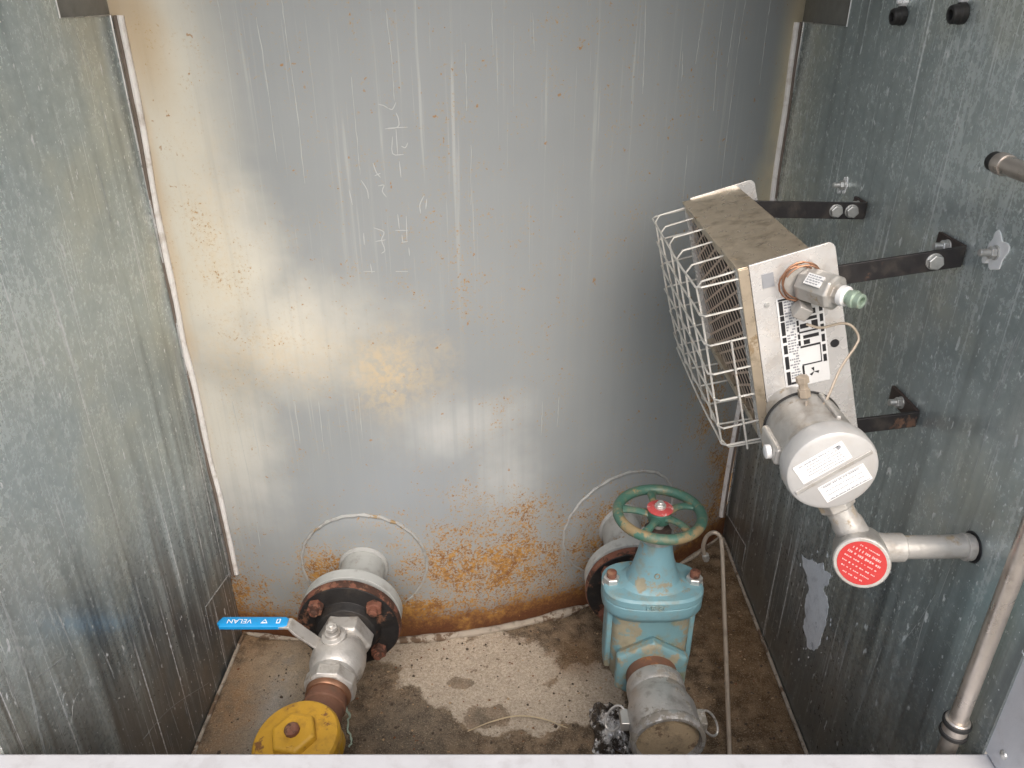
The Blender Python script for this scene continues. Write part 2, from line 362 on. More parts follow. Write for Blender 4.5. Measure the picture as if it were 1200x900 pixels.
INKG = painted('grey_print', (.30, .31, .33), .5, dirt=0)
COPPER = painted('tarnished_copper', (.34, .18, .11), .4, metal=.7, dirt=.3)
BRASS = painted('greenish_brass', (.36, .46, .37), .38, (.42, .38, .26), .06, 60, metal=.4, dirt=.3)
CAPIL = painted('tan_capillary', (.50, .42, .33), .35, metal=.5, dirt=.2)
RLAB = painted('red_caution_label', (.47, .030, .028), .45, dirt=.08)
EMT = painted('galvanised_conduit', (.55, .50, .45), .34, metal=.75, dirt=.35)
TAN = painted('tan_tubing', (.46, .39, .32), .4, metal=.35, dirt=.3)
STRAW = painted('dry_straw', (.55, .45, .30), .8, dirt=.1)
PAINTB = painted('pale_blue_grey_paint_patch', (.82, .86, .92), .42, (.50, .53, .58), .02, 34, dirt=.4, dirtcol=(.3, .32, .34), bump=.5)
GRIT = painted('dark_grit', (.075, .055, .04), .85, dirt=.4)
STRING = painted('pale_green_string', (.42, .52, .42), .7, dirt=.3)
def mat_foil():
    m = Mat('crumpled_clear_plastic')
    n = m.noise(60, 4)
    c = m.mix(m.rng(m.noise(40, 5, .7), .46, .60), (.07, .06, .052), (.74, .73, .72))
    return m.fin(c, .25, .3)
FOIL = mat_foil()
def mat_ground():
    m = Mat('gravel_ground'); n = m.noise(40, 6, .7)
    m.bump(n, .6, .02); return m.fin(m.mix(n, (.22, .20, .17), (.42, .39, .34)), .95)
GROUND = mat_ground()

# ------------------------------------------------------------------ ground, floor
def grid(x0, x1, y0, y1, nx, ny, h):
    vs = [(x0 + (x1 - x0) * i / nx, y0 + (y1 - y0) * j / ny, 0) for j in range(ny + 1) for i in range(nx + 1)]
    vs = [(a, b, h(a, b)) for a, b, _ in vs]
    fs = [(j * (nx + 1) + i, j * (nx + 1) + i + 1, (j + 1) * (nx + 1) + i + 1, (j + 1) * (nx + 1) + i) for j in range(ny) for i in range(nx)]
    m = MB(); return m.add(vs, fs)
from mathutils import noise as mn
o = grid(-40, 40, -60, 40, 8, 10, lambda a, b: -.08).build('ground', GROUND); tag(o, kind='structure')
def fh(a, b): return .004 * mn.noise(Vector((a * 9, b * 9, 3))) + .0025 * mn.noise(Vector((a * 40, b * 40, 1)))
o = grid(XL, XR, YF - .02, 1.75, 150, 150, fh).build('floor', FLOOR); tag(o, kind='structure')

# ------------------------------------------------------------------ tank with two nozzles
NZ = CAMZ - 1.06                                # nozzle axis height
NX = (-.307, .243)
tank = thing('storage_tank', 'grey painted cylindrical steel tank, streaked and rusting along its base', 'tank', (TX, TY, -.05))
ZT = 2.5
seg = 360
m = MB(); vs = []; fs = []
for z in (-.05, ZT):
    vs += [(TX + TR * math.sin(2 * math.pi * k / seg), TY - TR * math.cos(2 * math.pi * k / seg), z) for k in range(seg)]
fs = [(k, (k + 1) % seg, seg + (k + 1) % seg, seg + k) for k in range(seg)] + [tuple(range(seg, 2 * seg))]
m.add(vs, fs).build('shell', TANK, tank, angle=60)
def tank_n(p): return Vector((p.x - TX, p.y - TY, 0)).normalized()
for i, nx in enumerate(NX):
    pr = (.129, .131)[i]; m = MB(); vs = [Vector((nx, tank_y(nx) - .004, NZ))]; fs = []; n = 64
    for j in range(1, 7):
        for k in range(n):
            a = 2 * math.pi * k / n; r = pr * j / 6; px = nx + r * math.cos(a)
            vs.append(Vector((px, tank_y(px) - (.004 if j < 6 else -.001), NZ + .0 + r * math.sin(a))))
    fs = [(0, 1 + (k + 1) % n, 1 + k) for k in range(n)]
    for j in range(5): fs += [(1 + j * n + k, 1 + j * n + (k + 1) % n, 1 + (j + 1) * n + (k + 1) % n, 1 + (j + 1) * n + k) for k in range(n)]
    pad = m.add(vs, fs).build('reinforcing_pad', TANK, tank, angle=60)
    pts = []; rr = []
    for k in range(72):
        a = 2 * math.pi * k / 72; r = pr * (1 + .008 * math.sin(k * 1.9)); px = nx + r * math.cos(a)
        pts.append((px, tank_y(px) - .001, NZ + r * math.sin(a))); rr.append((.0036 + .0008 * math.sin(k * 2.7)) * (.75 + .25 * math.sin(a)))
    MB().tube(pts, rr, 8, closed=True).build('weld_bead', WELD, pad)
    fy = (1.105, 1.20)[i]
    yb = tank_y(nx) + (.03 if i == 0 else .06)
    pipe = MB().lathe([(.0445, yb), (.0445, fy)], (nx, 0, NZ), (0, 1, 0), 48).build('nozzle', GREYP, tank)
    pts = []
    for k in range(48):
        a = 2 * math.pi * k / 48; px = nx + .046 * math.cos(a); pts.append((px, tank_y(px) - .005, NZ + .046 * math.sin(a)))
    MB().tube(pts, .0055, 8, closed=True).build('weld_bead', WELD, pipe)
    fl = MB().lathe([(.0445, .05), (.058, .03), (.066, .024), (.095, .024), (.095, 0), (.066, 0), (.066, -.002), (.03, -.002)], (nx, fy, NZ), (0, 1, 0), 64).build('flange', GREYP, pipe, .0015)
# chalk marks and drip marks
def tline(pp, k=1): return [on_tank(u, v) for u, v in pp]
marks = [[(443, 122), (450, 124), (455, 127)], [(464, 120), (460, 128), (455, 127)], [(464, 132), (467, 140), (466, 149), (451, 151)], [(455, 150), (478, 149)],
    [(464, 151), (466, 181)], [(460, 160), (460, 180), (473, 181)], [(478, 167), (475, 173), (470, 171)],
    [(437, 191), (441, 202), (446, 208)], [(439, 206), (446, 203)], [(443, 218), (450, 217), (448, 224), (453, 231)], [(409, 222), (413, 240)], [(423, 211), (430, 222), (432, 233)],
    [(468, 189), (470, 208)], [(497, 229), (492, 240), (493, 250)], [(500, 233), (499, 245)], [(466, 251), (468, 268)], [(476, 253), (477, 283)], [(463, 270), (478, 270)], [(471, 275), (472, 285)], [(470, 284), (478, 283)],
    [(426, 273), (427, 287)], [(438, 267), (450, 272), (447, 281), (451, 293), (447, 297)], [(440, 283), (452, 281)], [(426, 318), (478, 318)], [(434, 309), (436, 320)], [(479, 290), (480, 300)]]
m = MB()
for pp in marks: m.ribbon(smooth(tline(pp), 3), .0020, tank_n, .0004)
CH = painted('chalk_white', (.46, .475, .48), .7, dirt=0)
SCR = painted('scratched_zinc', (.46, .48, .48), .5, metal=.2, dirt=.5, dirtcol=(.2, .2, .19))
tag(m.build('chalk_marks', CH, tank), kind='stuff')
m = MB()
drips = [[(255, 0), (262, 40), (275, 130), (283, 200)], [(330, 0), (338, 60), (348, 130), (357, 215)], [(300, 20), (312, 90), (325, 190)], [(412, 90), (419, 170), (422, 205)], [(452, 10), (459, 70), (462, 118)], [(545, 50), (547, 130)], [(552, 170), (552, 240)],
    [(576, 0), (578, 65)], [(602, 30), (602, 125)], [(624, 15), (626, 60)], [(757, 0), (755, 60), (753, 110)], [(800, 60), (799, 95)], [(826, 0), (821, 35), (815, 75)], [(849, 0), (841, 60), (836, 130)],
    [(874, 0), (866, 50), (858, 110), (848, 190), (843, 240)], [(862, 10), (852, 80)], [(903, 0), (896, 50), (890, 100)], [(806, 170), (800, 238)], [(636, 470), (634, 510)], [(655, 465), (653, 500)],
    [(272, 470), (292, 560), (305, 640)], [(290, 460), (305, 540)], [(345, 470), (352, 520)], [(373, 470), (380, 530)], [(420, 460), (425, 515)]]
for i, pp in enumerate(drips):
    pts = smooth(tline(pp), 8); pts = [p + Vector((random.uniform(-.0006, .0006), 0, 0)) for p in pts]
    m.ribbon(pts, [random.choice((.0005, .0009, .0013, .0018)) for _ in pts], tank_n, .0003)
DR = painted('lime_drip', (.42, .44, .435), .6, dirt=0)
tag(m.build('drip_marks', DR, tank), kind='stuff')

# ------------------------------------------------------------------ enclosure
enc = thing('metal_enclosure', 'galvanised sheet metal enclosure with white painted front frame around the tank piping', 'enclosure', (0, YF, 0))
ZR = 1.86
def panel(x, out, yb, n1, n2, t1, mat, lab):
    # outline in (y,z) with a notch at the lower and the upper rear corner
    poly = [(YF, -.03), (n1[0], -.03), (n1[0], n1[1]), (yb, n2), (yb, t1[1]), (t1[0], t1[1]), (t1[0], ZR), (YF, ZR)]
    p = MB().prism(poly, (x, 0, 0), (0, 1, 0), (0, 0, 1), (out, 0, 0), .003).build('side_panel', mat, enc); tag(p, lab)
    d = x + out * .0032
    MB().prism([(n1[0] - .02, -.03), (yb + .03, -.03), (yb + .03, n2 + .02), (n1[0] - .02, n1[1] + .02)], (d, 0, 0), (0, 1, 0), (0, 0, 1), (out, 0, 0), .003).build('corner_plate', mat, p)
    o = MB().prism([(t1[0] - .02, t1[1] - .02), (yb + .03, t1[1] - .02), (yb + .03, ZR), (t1[0] - .02, ZR)], (d, 0, 0), (0, 1, 0), (0, 0, 1), (out, 0, 0), .003).build('corner_plate', TAB, p)
    # bright cut edges along the notch
    m = MB(); xx = x - out * .0006
    m.tube([(xx, yb, n2), (xx, n1[0], n1[1]), (xx, n1[0], n1[1] - .075)], [.0013, .0013, .0004], 6)
    m.build('cut_edge', EDGE, p)
    MB().tube([(xx, t1[0], ZR), (xx, t1[0], t1[1]), (xx, yb, t1[1])], .0013, 6).build('cut_edge', EDGE, p)
    return p
pl = panel(XL, -1, 1.272, (1.139, .20), .172, (1.128, CAMZ - .03), GALV_L, 'lighter streaked galvanised left panel')
pr_ = panel(XR, 1, 1.622, (1.45, .10), .07, (1.402, CAMZ - .05), GALV_R, 'darker streaked galvanised right panel')
# rear edge: folded lip and sealing bead along the tank
def edge_strip(x, s, y, z0, z1, par):
    m = MB(); pts = []; n = 40
    for k in range(n + 1):
        z = z0 + (z1 - z0) * k / n; w = .0050 * math.sin(z * 5 + 1) + .004 * mn.noise(Vector((z * 9, x, 2)))
        px = x + s * (.012 + w); pts.append((px, tank_y(px) - .004, z))
    m.tube(pts, [(.0052 + .0018 * mn.noise(Vector((i * .35, x, 1)))) if s > 0 else .0060 for i in range(len(pts))], 10); m.build('seal_bead', BEAD, par)
    MB().tube([(q[0] - s * .0065, q[1] - .002, q[2]) for q in pts], .0038, 8).build('gap_shadow', DARK2, par)  # added dark tube, painted shadow between the bead and the folded edge
    m = MB(); pts = [(x + s * .0015, y - .004 + .002 * mn.noise(Vector((k * .4, x, 0))), z0 + (z1 - z0) * k / n) for k in range(n + 1)]
    m.tube(pts, .0024, 8); m.build('folded_edge', EDGE, par)
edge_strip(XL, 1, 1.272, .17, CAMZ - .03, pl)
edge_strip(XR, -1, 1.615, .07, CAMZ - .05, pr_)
# frame
sill = MB().box((( XL + XR) / 2, YF - .055, CAMZ - .80 - .05), (XR - XL + .16, .11, .10)).build('front_sill', WHITE, enc, .003)
MB().box(((XL + XR) / 2, YF - .05, .20), (XR - XL + .16, .09, .43)).build('front_apron', WHITE, enc, .003)
for s, x in ((-1, XL), (1, XR)):
    zb = CAMZ - .80
    j = MB().box((x + s * (.043 if s > 0 else .062), YF - .03, (zb + ZR) / 2 + .002), (.08, .065, ZR - zb)).build('door_jamb', WHITE, enc, .0025)
    for zz in (.03, .55, 1.1):
        if s > 0: MB().lathe([(.0055, 0), (.005, .002), (.0025, .0032), (0, .0034)], (x + s * .003, YF - .025, zb + zz), (-s, 0, 0), 14).build('screw', ZINC, j)
MB().box(((XL + XR) / 2, (YF + 1.25) / 2, ZR + .004), (XR - XL + .06, 1.25 - YF + .1, .006)).build('roof_sheet', GALV_L, enc)
# sealant between tank and floor, and along the panels
pts = []; rr = []
for k in range(120):
    x = XL + .006 + (XR - XL - .012) * k / 119; w = mn.noise(Vector((x * 14, 0, 4)))
    pts.append((x, tank_y(x) - .008 - .004 * w, .004 + .003 * w)); rr.append((.0085 if -.27 < x < .16 else .0045) + .004 * w + .002 * mn.noise(Vector((x * 60, 1, 0))))
b = MB().tube(pts, rr, 10).build('sealant_bead', CAULK, enc)
for x, s, y1 in ((XL, 1, 1.26), (XR, -1, 1.60)):
    pts = [(x + s * .005, YF + (y1 - YF) * k / 50, .004 + .002 * mn.noise(Vector((k * .7, x, 0)))) for k in range(51)]
    MB().tube(pts, .0038, 8).build('floor_trim', CAULK, enc)
# paint patch and scratches on the panels
def scratch(m, pts, w, N):                       # a scuff: several broken hairlines side by side
    pts = smooth(pts, 14); n = len(pts)
    for k in range(max(2, int(w / .0008))):
        off = Vector((0, random.uniform(-w, w) * .6, random.uniform(-w, w) * .4)); i = random.randint(0, 5)
        while i < n - 3:
            j = min(n - 1, i + random.randint(3, 14)); m.ribbon([p + off for p in pts[i:j + 1]], random.uniform(.0004, .0011), N, .0002); i = j + random.randint(1, 6)
def xn(s): return lambda p: Vector((s, 0, 0))
out = [(940, 650), (946, 656), (952, 655), (958, 661), (965, 660), (966, 669), (974, 671), (971, 684), (964, 690), (969, 699), (971, 712), (968, 729), (964, 742), (960, 758), (953, 762), (946, 759), (945, 748), (941, 735), (944, 722), (943, 707), (948, 690), (946, 675), (941, 664)]
pp = [on_x(u, v, XR) for u, v in out]; poly = []
for a, b_ in zip(pp, pp[1:] + pp[:1]):
    for t in [i / 7 for i in range(7)]:
        q = a.lerp(b_, t); e = .0035 * mn.noise(q * 90) + .0025 * mn.noise(q * 260); f_ = .0030 * mn.noise(q * 110 + Vector((5, 5, 5)))
        poly.append((q.y + e, q.z + f_))
MB().prism(poly, (XR + .001, 0, 0), (0, 1, 0), (0, 0, 1), (-1, 0, 0), .0014).build('paint_patch', PAINTB, pr_)
m = MB()
for k in range(26):
    u = random.uniform(936, 980); v = random.uniform(645, 775); q = on_x(u, v, XR); r = random.uniform(.0008, .0028)
    m.prism([(q.y + r * random.uniform(.5, 1.3) * math.cos(i * 1.05), q.z + r * 1.6 * random.uniform(.5, 1.3) * math.sin(i * 1.05)) for i in range(6)], (XR + .0008, 0, 0), (0, 1, 0), (0, 0, 1), (-1, 0, 0), .0011)
tag(m.build('paint_flecks', PAINTB, pr_), kind='stuff')
m = MB()
for pp_, w in (([(78, 808), (74, 822), (80, 840)], .003), ([(92, 812), (86, 826), (84, 848)], .0025), ([(38, 798), (60, 782), (80, 766)], .005), ([(10, 590), (45, 680), (78, 770)], .002), ([(0, 700), (30, 790), (55, 895)], .004), ([(0, 770), (20, 830)], .003), ([(120, 760), (135, 795)], .003),
        ([(165, 870), (200, 830), (245, 800)], .0018), ([(200, 830), (210, 860)], .0015), ([(215, 818), (222, 850)], .0015), ([(232, 808), (238, 838)], .0015), ([(60, 700), (85, 760)], .002), ([(112, 190), (122, 225), (130, 260)], .004), ([(85, 30), (110, 90), (130, 170)], .0015)):
    scratch(m, [on_x(u, v, XL) for u, v in pp_], w, xn(1))
tag(m.build('scratch_marks', SCR, pl), kind='stuff')
m = MB()
for pp_, w in (([(1105, 60), (1092, 110), (1082, 160)], .003), ([(1098, 90), (1085, 150), (1076, 200)], .0015), ([(1200, 380), (1180, 430), (1165, 470)], .007), ([(1165, 480), (1140, 560)], .003), ([(1100, 690), (1075, 730), (1060, 750)], .002), ([(1040, 740), (1000, 850)], .0012), ([(1120, 590), (1095, 660)], .0012), ([(965, 40), (950, 110), (940, 170)], .002), ([(1150, 590), (1120, 650), (1100, 700)], .0015), ([(1090, 700), (1068, 780)], .001)):
    scratch(m, [on_x(u, v, XR) for u, v in pp_], w, xn(-1))
tag(m.build('scratch_marks', SCR, pr_), kind='stuff')

# ------------------------------------------------------------------ left run: flange, ball valve, nipple, check valve
def companion(x, y, name, label):               # y: rear face; faces the viewer (-y)
    t = thing(name, label, 'pipe flange', (x, y, NZ - .095))
    b = MB().lathe([(.066, 0), (.066, .002), (.0945, .002), (.0955, .006), (.0945, .023), (.062, .0245), (.056, .040), (.046, .043), (.034, .043)], (x, y, NZ), (0, -1, 0), 56, wob=.004).build('flange_disc', RUSTF, t, .001)
    MB().lathe([(.0957, .003), (.0972, .006), (.0970, .016), (.0957, .021)], (x, y, NZ), (0, -1, 0), 56, wob=.006).build('rusty_rim', RUST, t)
    for k in range(4):
        a = math.pi / 4 + k * math.pi / 2
        p = (x + .0762 * math.cos(a), y - .0235, NZ + .0762 * math.sin(a))
        hexbolt(t, p, (0, -1, 0), .027, .014, RUST, 'nut', .008, .008, phase=k * .7)
    return t
FL = 1.099
companion(NX[0], FL, 'pipe_flange', 'black rusty bolted flange behind the ball valve with blue handle')
VA = Vector((-.035, -1, 0)).normalized()         # run bends slightly towards the left panel
V0 = Vector((NX[0], FL - .043, NZ))
def along(t): return V0 + VA * t
bv = thing('ball_valve', 'cast stainless ball valve with blue lever handle between rusty flange and yellow check valve', 'ball valve', along(.07) - Vector((0, 0, .045)))
MB().lathe([(.047, -.006), (.052, -.004), (.052, .026), (.046, .031)], V0, VA, 6, R(30)).build('hex_end', STEEL, bv, .003)
MB().lathe([(.040, .028), (.043, .034), (.047, .045), (.049, .060), (.048, .078), (.043, .092), (.040, .096), (.040, .104)], V0, VA, 44).build('body', STEEL, bv, .001)
MB().lathe([(.043, .104), (.0455, .107), (.0455, .128), (.040, .132), (.033, .132)], V0, VA, 8, R(22)).build('threaded_end', STEEL, bv, .002)
SC = along(.050)
MB().lathe([(.022, .034), (.022, .050), (.014, .053), (.014, .060)], SC, (-.12, 0, 1), 28).build('stem_boss', STEEL, bv, .001)
ST = SC + Vector((-.0075, 0, .060))
# lever: plate with a cranked step, then the grip
def bar(path, w, th, up=(0, 0, 1)):
    rings = []; path = [Vector(p) for p in path]
    for i, p in enumerate(path):
        T = (path[min(i + 1, len(path) - 1)] - path[max(i - 1, 0)]).normalized(); B = T.cross(Vector(up)).normalized(); Nn = B.cross(T)
        ww = w[i] if hasattr(w, '__len__') else w; tt = th[i] if hasattr(th, '__len__') else th
        rings.append([p + B * sx * ww / 2 + Nn * sz * tt / 2 for sx, sz in ((-1, -1), (1, -1), (1, 1), (-1, 1))])
    return MB().loft(rings)
gx0, gx1 = on_y(337, 732, ST.y).x, on_y(256, 734, ST.y + .004).x
gz = on_y(300, 732, ST.y).z
lev = bar([ST + Vector((.010, 0, -.014)), on_y(378, 758, ST.y), on_y(347, 737, ST.y), (gx0 + .004, ST.y + .002, gz), (gx0 - .04, ST.y + .003, gz), (gx1 + .02, ST.y + .004, gz)], [.020, .026, .027, .024, .020, .018], .0045).build('lever', STEEL, bv, .0008)
rings = []; n = 18
for k in range(n + 1):
    t = k / n; x = gx0 + (gx1 - gx0) * t; e = 1 if .04 < t < .93 else (.72 if t <= .04 else math.sqrt(max(.05, 1 - ((t - .93) / .07) ** 2)))
    ring = []
    for q in range(16):
        a = 2 * math.pi * q / 16; ca, sa = math.cos(a), math.sin(a)
        ring.append(Vector((x, ST.y + .0035 + .0125 * e * math.copysign(abs(ca) ** .6, ca), gz + .0055 * e * math.copysign(abs(sa) ** .6, sa))))
    rings.append(ring)
grip = MB().loft(rings).build('grip', BLUEG, lev)
def text_mesh(txt, size, o, U, V, mat, parent, name='lettering', th=.0004):
    cu = bpy.data.curves.new('t', 'FONT'); cu.body = txt; cu.size = size; cu.align_x = 'CENTER'; cu.align_y = 'CENTER'; cu.resolution_u = 2
    to = bpy.data.objects.new('t', cu); COL.objects.link(to); bpy.context.view_layer.update()
    me = to.to_mesh(); vs = [v.co.copy() for v in me.vertices]; fs = [tuple(p.vertices) for p in me.polygons]
    to.to_mesh_clear(); bpy.data.objects.remove(to); bpy.data.curves.remove(cu)
    U = Vector(U).normalized(); V = Vector(V).normalized(); N = U.cross(V); o = Vector(o)
    m = MB(); m.add([o + U * v.x + V * v.y + N * th for v in vs], fs); ob = m.build(name, mat, parent); return ob
gc = (gx0 + gx1) / 2
text_mesh('VELAN', .0145, (gc - .022, ST.y + .0025, gz + .0056), (-1, 0, 0), (0, -1, 0), MARK, grip)
m = MB()
m.prism([(-.006, .005), (.006, .005), (0, -.005)], (gc + .022, ST.y + .0025, gz + .0055), (-1, 0, 0), (0, -1, 0), (0, 0, 1), .0005)
m.prism([(-.0035, .005), (.0035, .005), (.0035, -.005), (-.0035, -.005)], (gc + .046, ST.y + .0025, gz + .0055), (-1, 0, 0), (0, -1, 0), (0, 0, 1), .0005)
m.build('emblem', MARK, grip)
m = MB()
m.prism([(-.003, .0028), (.003, .0028), (0, -.0022)], (gc + .022, ST.y + .0025, gz + .006), (-1, 0, 0), (0, -1, 0), (0, 0, 1), .0004)
m.prism([(-.0018, .0035), (.0018, .0035), (.0018, -.0035), (-.0018, -.0035)], (gc + .046, ST.y + .0025, gz + .006), (-1, 0, 0), (0, -1, 0), (0, 0, 1), .0004)
m.build('emblem_inner', BLUEG, grip)
hexbolt(bv, ST + Vector((0, 0, .004)), (-.08, -.05, 1), .019, .008, STEEL, 'stem_nut', .006, .003)
nip = MB().lathe([(.032, 0), (.0335, .003), (.0335, .025), (.036, .027), (.036, .034), (.0335, .036), (.0335, .10), (.031, .102)], along(.128), VA, 40, wob=.004).build('pipe_nipple', RUSTP)
tag(nip, 'short rusty brown pipe nipple between the ball valve and the yellow fitting', 'pipe')
MB().lathe([(.0362, .0015), (.039, .004), (.0385, .010), (.0362, .013)], along(.130), VA, 40, wob=.01).build('thread_sealant', COPPER, nip)
CVc = along(.268)
cv = thing('check_valve', 'yellow painted cast check valve with hex boss and rusty plug, at the sill', 'check valve', CVc - Vector((0, 0, .06)))
MB().lathe([(.030, -.055), (.047, -.052), (.050, -.046), (.050, -.030), (.044, -.020), (.052, -.004), (.055, .02), (.050, .045), (.047, .055), (.040, .058)], CVc, VA, 40).build('body', YEL, cv, .001)
ca = Vector((-.10, -.10, 1)).normalized()
MB().lathe([(.050, -.02), (.054, .02), (.057, .040), (.0625, .046), (.066, .052), (.066, .064), (.0625, .070), (.05, .0735), (0, .075)], CVc, ca, 56, wob=.003).build('cap', YEL, cv, .001)
cap_t = CVc + ca * .0738
boss = MB().lathe([(.037, -.003), (.0355, .010), (.031, .013), (0, .0135)], cap_t, ca, 6, .3).build('hex_boss', YEL, cv, .0025, seg=3)
MB().lathe([(.0115, 0), (.0115, .007), (.008, .0105), (0, .0115)], cap_t + ca * .0125 + Vector((.0, .0, 0)), ca, 10).build('plug', RUST, cv, .001)
m = MB().tube([cap_t + Vector((-.004, -.026, .0145 - .004)), cap_t + Vector((.008, -.027, .0145 - .005))], .0016, 6)
m.build('cast_mark', YEL, cv)

# ------------------------------------------------------------------ right run: flange, gate valve, nipple, coupling cap
GX = .243
companion(GX, 1.194, 'pipe_flange', 'dark bolted flange half hidden behind the light blue gate valve')
VY = 1.03
MB_ = MB().lathe([(.0445, 0), (.0445, .075)], (GX, VY + .055, NZ), (0, 1, 0), 36, wob=.003).build('pipe_nipple', RUSTP)
tag(MB_, 'rusty pipe nipple behind the light blue gate valve, joining it to the flange', 'pipe')
gv = thing('gate_valve', 'light blue cast gate valve with worn green handwheel', 'gate valve', (GX, VY, NZ - .075))
GC = Vector((GX, VY, NZ))
def rrect(a, b, z, e=4., n=40, y0=0.):
    out = []
    for k in range(n):
        t = 2 * math.pi * k / n; c, s_ = math.cos(t), math.sin(t)
        out.append(GC + Vector((a * math.copysign(abs(c) ** (2 / e), c), y0 + b * math.copysign(abs(s_) ** (2 / e), s_), z)))
    return out
MB().loft([rrect(.030, .03, -.072), rrect(.055, .040, -.060), rrect(.066, .043, -.035), rrect(.069, .043, 0), rrect(.069, .041, .05), rrect(.069, .040, .095), rrect(.072, .044, .118)]).build('body', TEAL, gv, .0015)
for s in (-1, 1):
    MB().loft([rrect(.006, .02, -.03, 5), rrect(.0075, .022, .0, 5), rrect(.0075, .021, .112, 5)]).build('side_rib', TEALF, gv, .001)
    r = COL.objects[-1] if False else bpy.data.objects[[o.name for o in gv.children][-1]]
    r.location.x = s * .0705
for s in (-1, 1):
    prof = [(.062, .030), (.0665, .044), (.0715, .050), (.0715, .062), (.066, .065), (.060, .066), (.048, .066)]
    MB().lathe(prof, GC, (0, s, 0), 6, R(0)).build('hex_collar', TEAL, gv, .003, seg=3)
# oval bonnet flange pair
MB().loft([rrect(.071, .043, .098, 3.2), rrect(.083, .052, .110, 2.9), rrect(.0865, .0555, .117, 2.8), rrect(.0865, .0555, .1345, 2.8), rrect(.0855, .0545, .136, 2.8)]).build('body_flange', TEALF, gv, .0008)
MB().loft([rrect(.0858, .0548, .1366, 2.8), rrect(.0868, .0558, .1378, 2.8), rrect(.0868, .0558, .150, 2.8), rrect(.083, .052, .154, 2.8), rrect(.058, .042, .156, 2.3), rrect(.046, .037, .164, 2.1), rrect(.039, .033, .180, 2), rrect(.034, .030, .200, 2), rrect(.0295, .0275, .220, 2), rrect(.0255, .025, .240, 2), rrect(.0255, .025, .246, 2)]).build('bonnet', TEALF, gv, .0008)
for s in (-1, 1):
    hexbolt(gv, GC + Vector((s * .0715, -.002, .150)), (0, 0, 1), .025, .013, ZINC, 'bolt', .0085, .010, .016, phase=.4 * s, shank_mat=RUST)
MB().lathe([(.027, .246), (.0285, .249), (.0285, .254), (.026, .256)], GC, (0, 0, 1), 32).build('packing_ring', ZINC, gv, .0006)
MB().lathe([(.023, .256), (.023, .268), (.020, .270)], GC, (0, 0, 1), 6, .2).build('packing_nut', RUSTA, gv, .001)
MB().lathe([(.0095, .268), (.0095, .312)], GC, (0, 0, 1), 18).build('stem', ZINC, gv)
HW = GC + Vector((0, 0, .292))
wheel = MB(); pts = []; n = 80
for k in range(n):
    a = 2 * math.pi * k / n; pts.append(HW + Vector((.0685 * math.cos(a), .0685 * math.sin(a), .004)))
wheel.tube(pts, .0088, 14, closed=True)
hw = wheel.build('handwheel', GREEN, gv, angle=60)
for k in range(5):
    a = R(92) + 2 * math.pi * k / 5
    d = Vector((math.cos(a), math.sin(a), 0)); t = Vector((-d.y, d.x, 0)); rings = []
    for q in range(9):
        r = .012 + .054 * q / 8; w = .0105 - .0045 * math.sin(math.pi * q / 8) + (.004 if q == 8 else 0); zz = .001 + .004 * math.sin(math.pi * q / 8)
        c = HW + d * r + Vector((0, 0, zz)) + t * .004 * math.sin(math.pi * q / 8)
        rings.append([c + t * w * math.cos(b) + Vector((0, 0, .0055 * math.sin(b))) for b in [2 * math.pi * i / 10 for i in range(10)]])
    MB().loft(rings).build('spoke', GREEN, hw)
MB().lathe([(.018, -.010), (.020, -.004), (.020, .010), (.018, .012)], HW, (0, 0, 1), 30).build('hub', GREEN, hw, .001)
MB().lathe([(.0195, .0125), (.0215, .0135), (.0215, .0155), (.0195, .0165), (.010, .0168)], HW, (0, 0, 1), 36).build('marker_disc', REDP, hw, .0004)
hexbolt(hw, HW + Vector((0, 0, .0165)), (0, 0, 1), .016, .007, ZINC, 'wheel_nut', .0055, .003)
# cast marks on the bonnet flange front
def flange_pt(x, z):
    e = 2.8; a, b = .0868, .0558
    return GC + Vector((x, -b * max(0, 1 - (abs(x) / a) ** e) ** (1 / e) - .0002, z))
m = MB()
for x0, shp in ((-.017, [(0, 0), (0, 1), (.7, .8), (.7, .2), (0, 0)]), (-.009, [(0, 0), (0, 1), (.7, 1), (.7, .5), (0, .5), (.7, 0)]), (.003, [(.7, 1), (0, 1), (0, .5), (.7, .5), (.7, 0), (0, 0)]), (.011, [(.7, .9), (.3, 1), (0, .7), (0, .2), (.4, 0), (.7, .1)])):
    m.tube([flange_pt(x0 + a * .0075, .138 + b * .009) for a, b in shp], .0011, 6)
m.build('cast_mark', TEAL, gv)
m = MB()
bp = lambda x, z, r: GC + Vector((x, -r, z))
m.tube([bp(.004 * math.cos(t), .190 + .005 * math.sin(t), .0318 + .0) for t in [i * math.pi / 6 for i in range(12)]], .0011, 6, closed=True)
m.build('cast_mark', TEAL, gv)
NP = MB().lathe([(.0445, 0), (.0445, .052)], (GX, VY - .060, NZ), (0, -1, 0), 40, wob=.003).build('pipe_nipple', RUSTP)
tag(NP, 'reddish rusty pipe nipple between light blue gate valve and grey coupling cap', 'pipe')
cc = thing('coupling_cap', 'dull grey aluminium hose coupling with dirt crusted end and ring handles', 'pipe coupling', (GX + .006, .885, NZ - .06))
CP = Vector((GX + .002, VY - .098, NZ)); CA = Vector((.03, -1, 0)).normalized()
MB().lathe([(.040, -.012), (.0485, -.010), (.0495, 0), (.0495, .012), (.0475, .016), (.0495, .024), (.0545, .040), (.0575, .048), (.0575, .090), (.060, .094), (.0605, .104), (.0585, .108), (.0525, .108), (.0515, .098), (.050, .0965)], CP, CA, 56, wob=.002).build('body', ALU, cc, .0008)
MB().lathe([(.0505, .096), (.0505, .0985), (.03, .1005), (0, .101)], CP, CA, 40).build('end_plate', DIRTEND, cc)
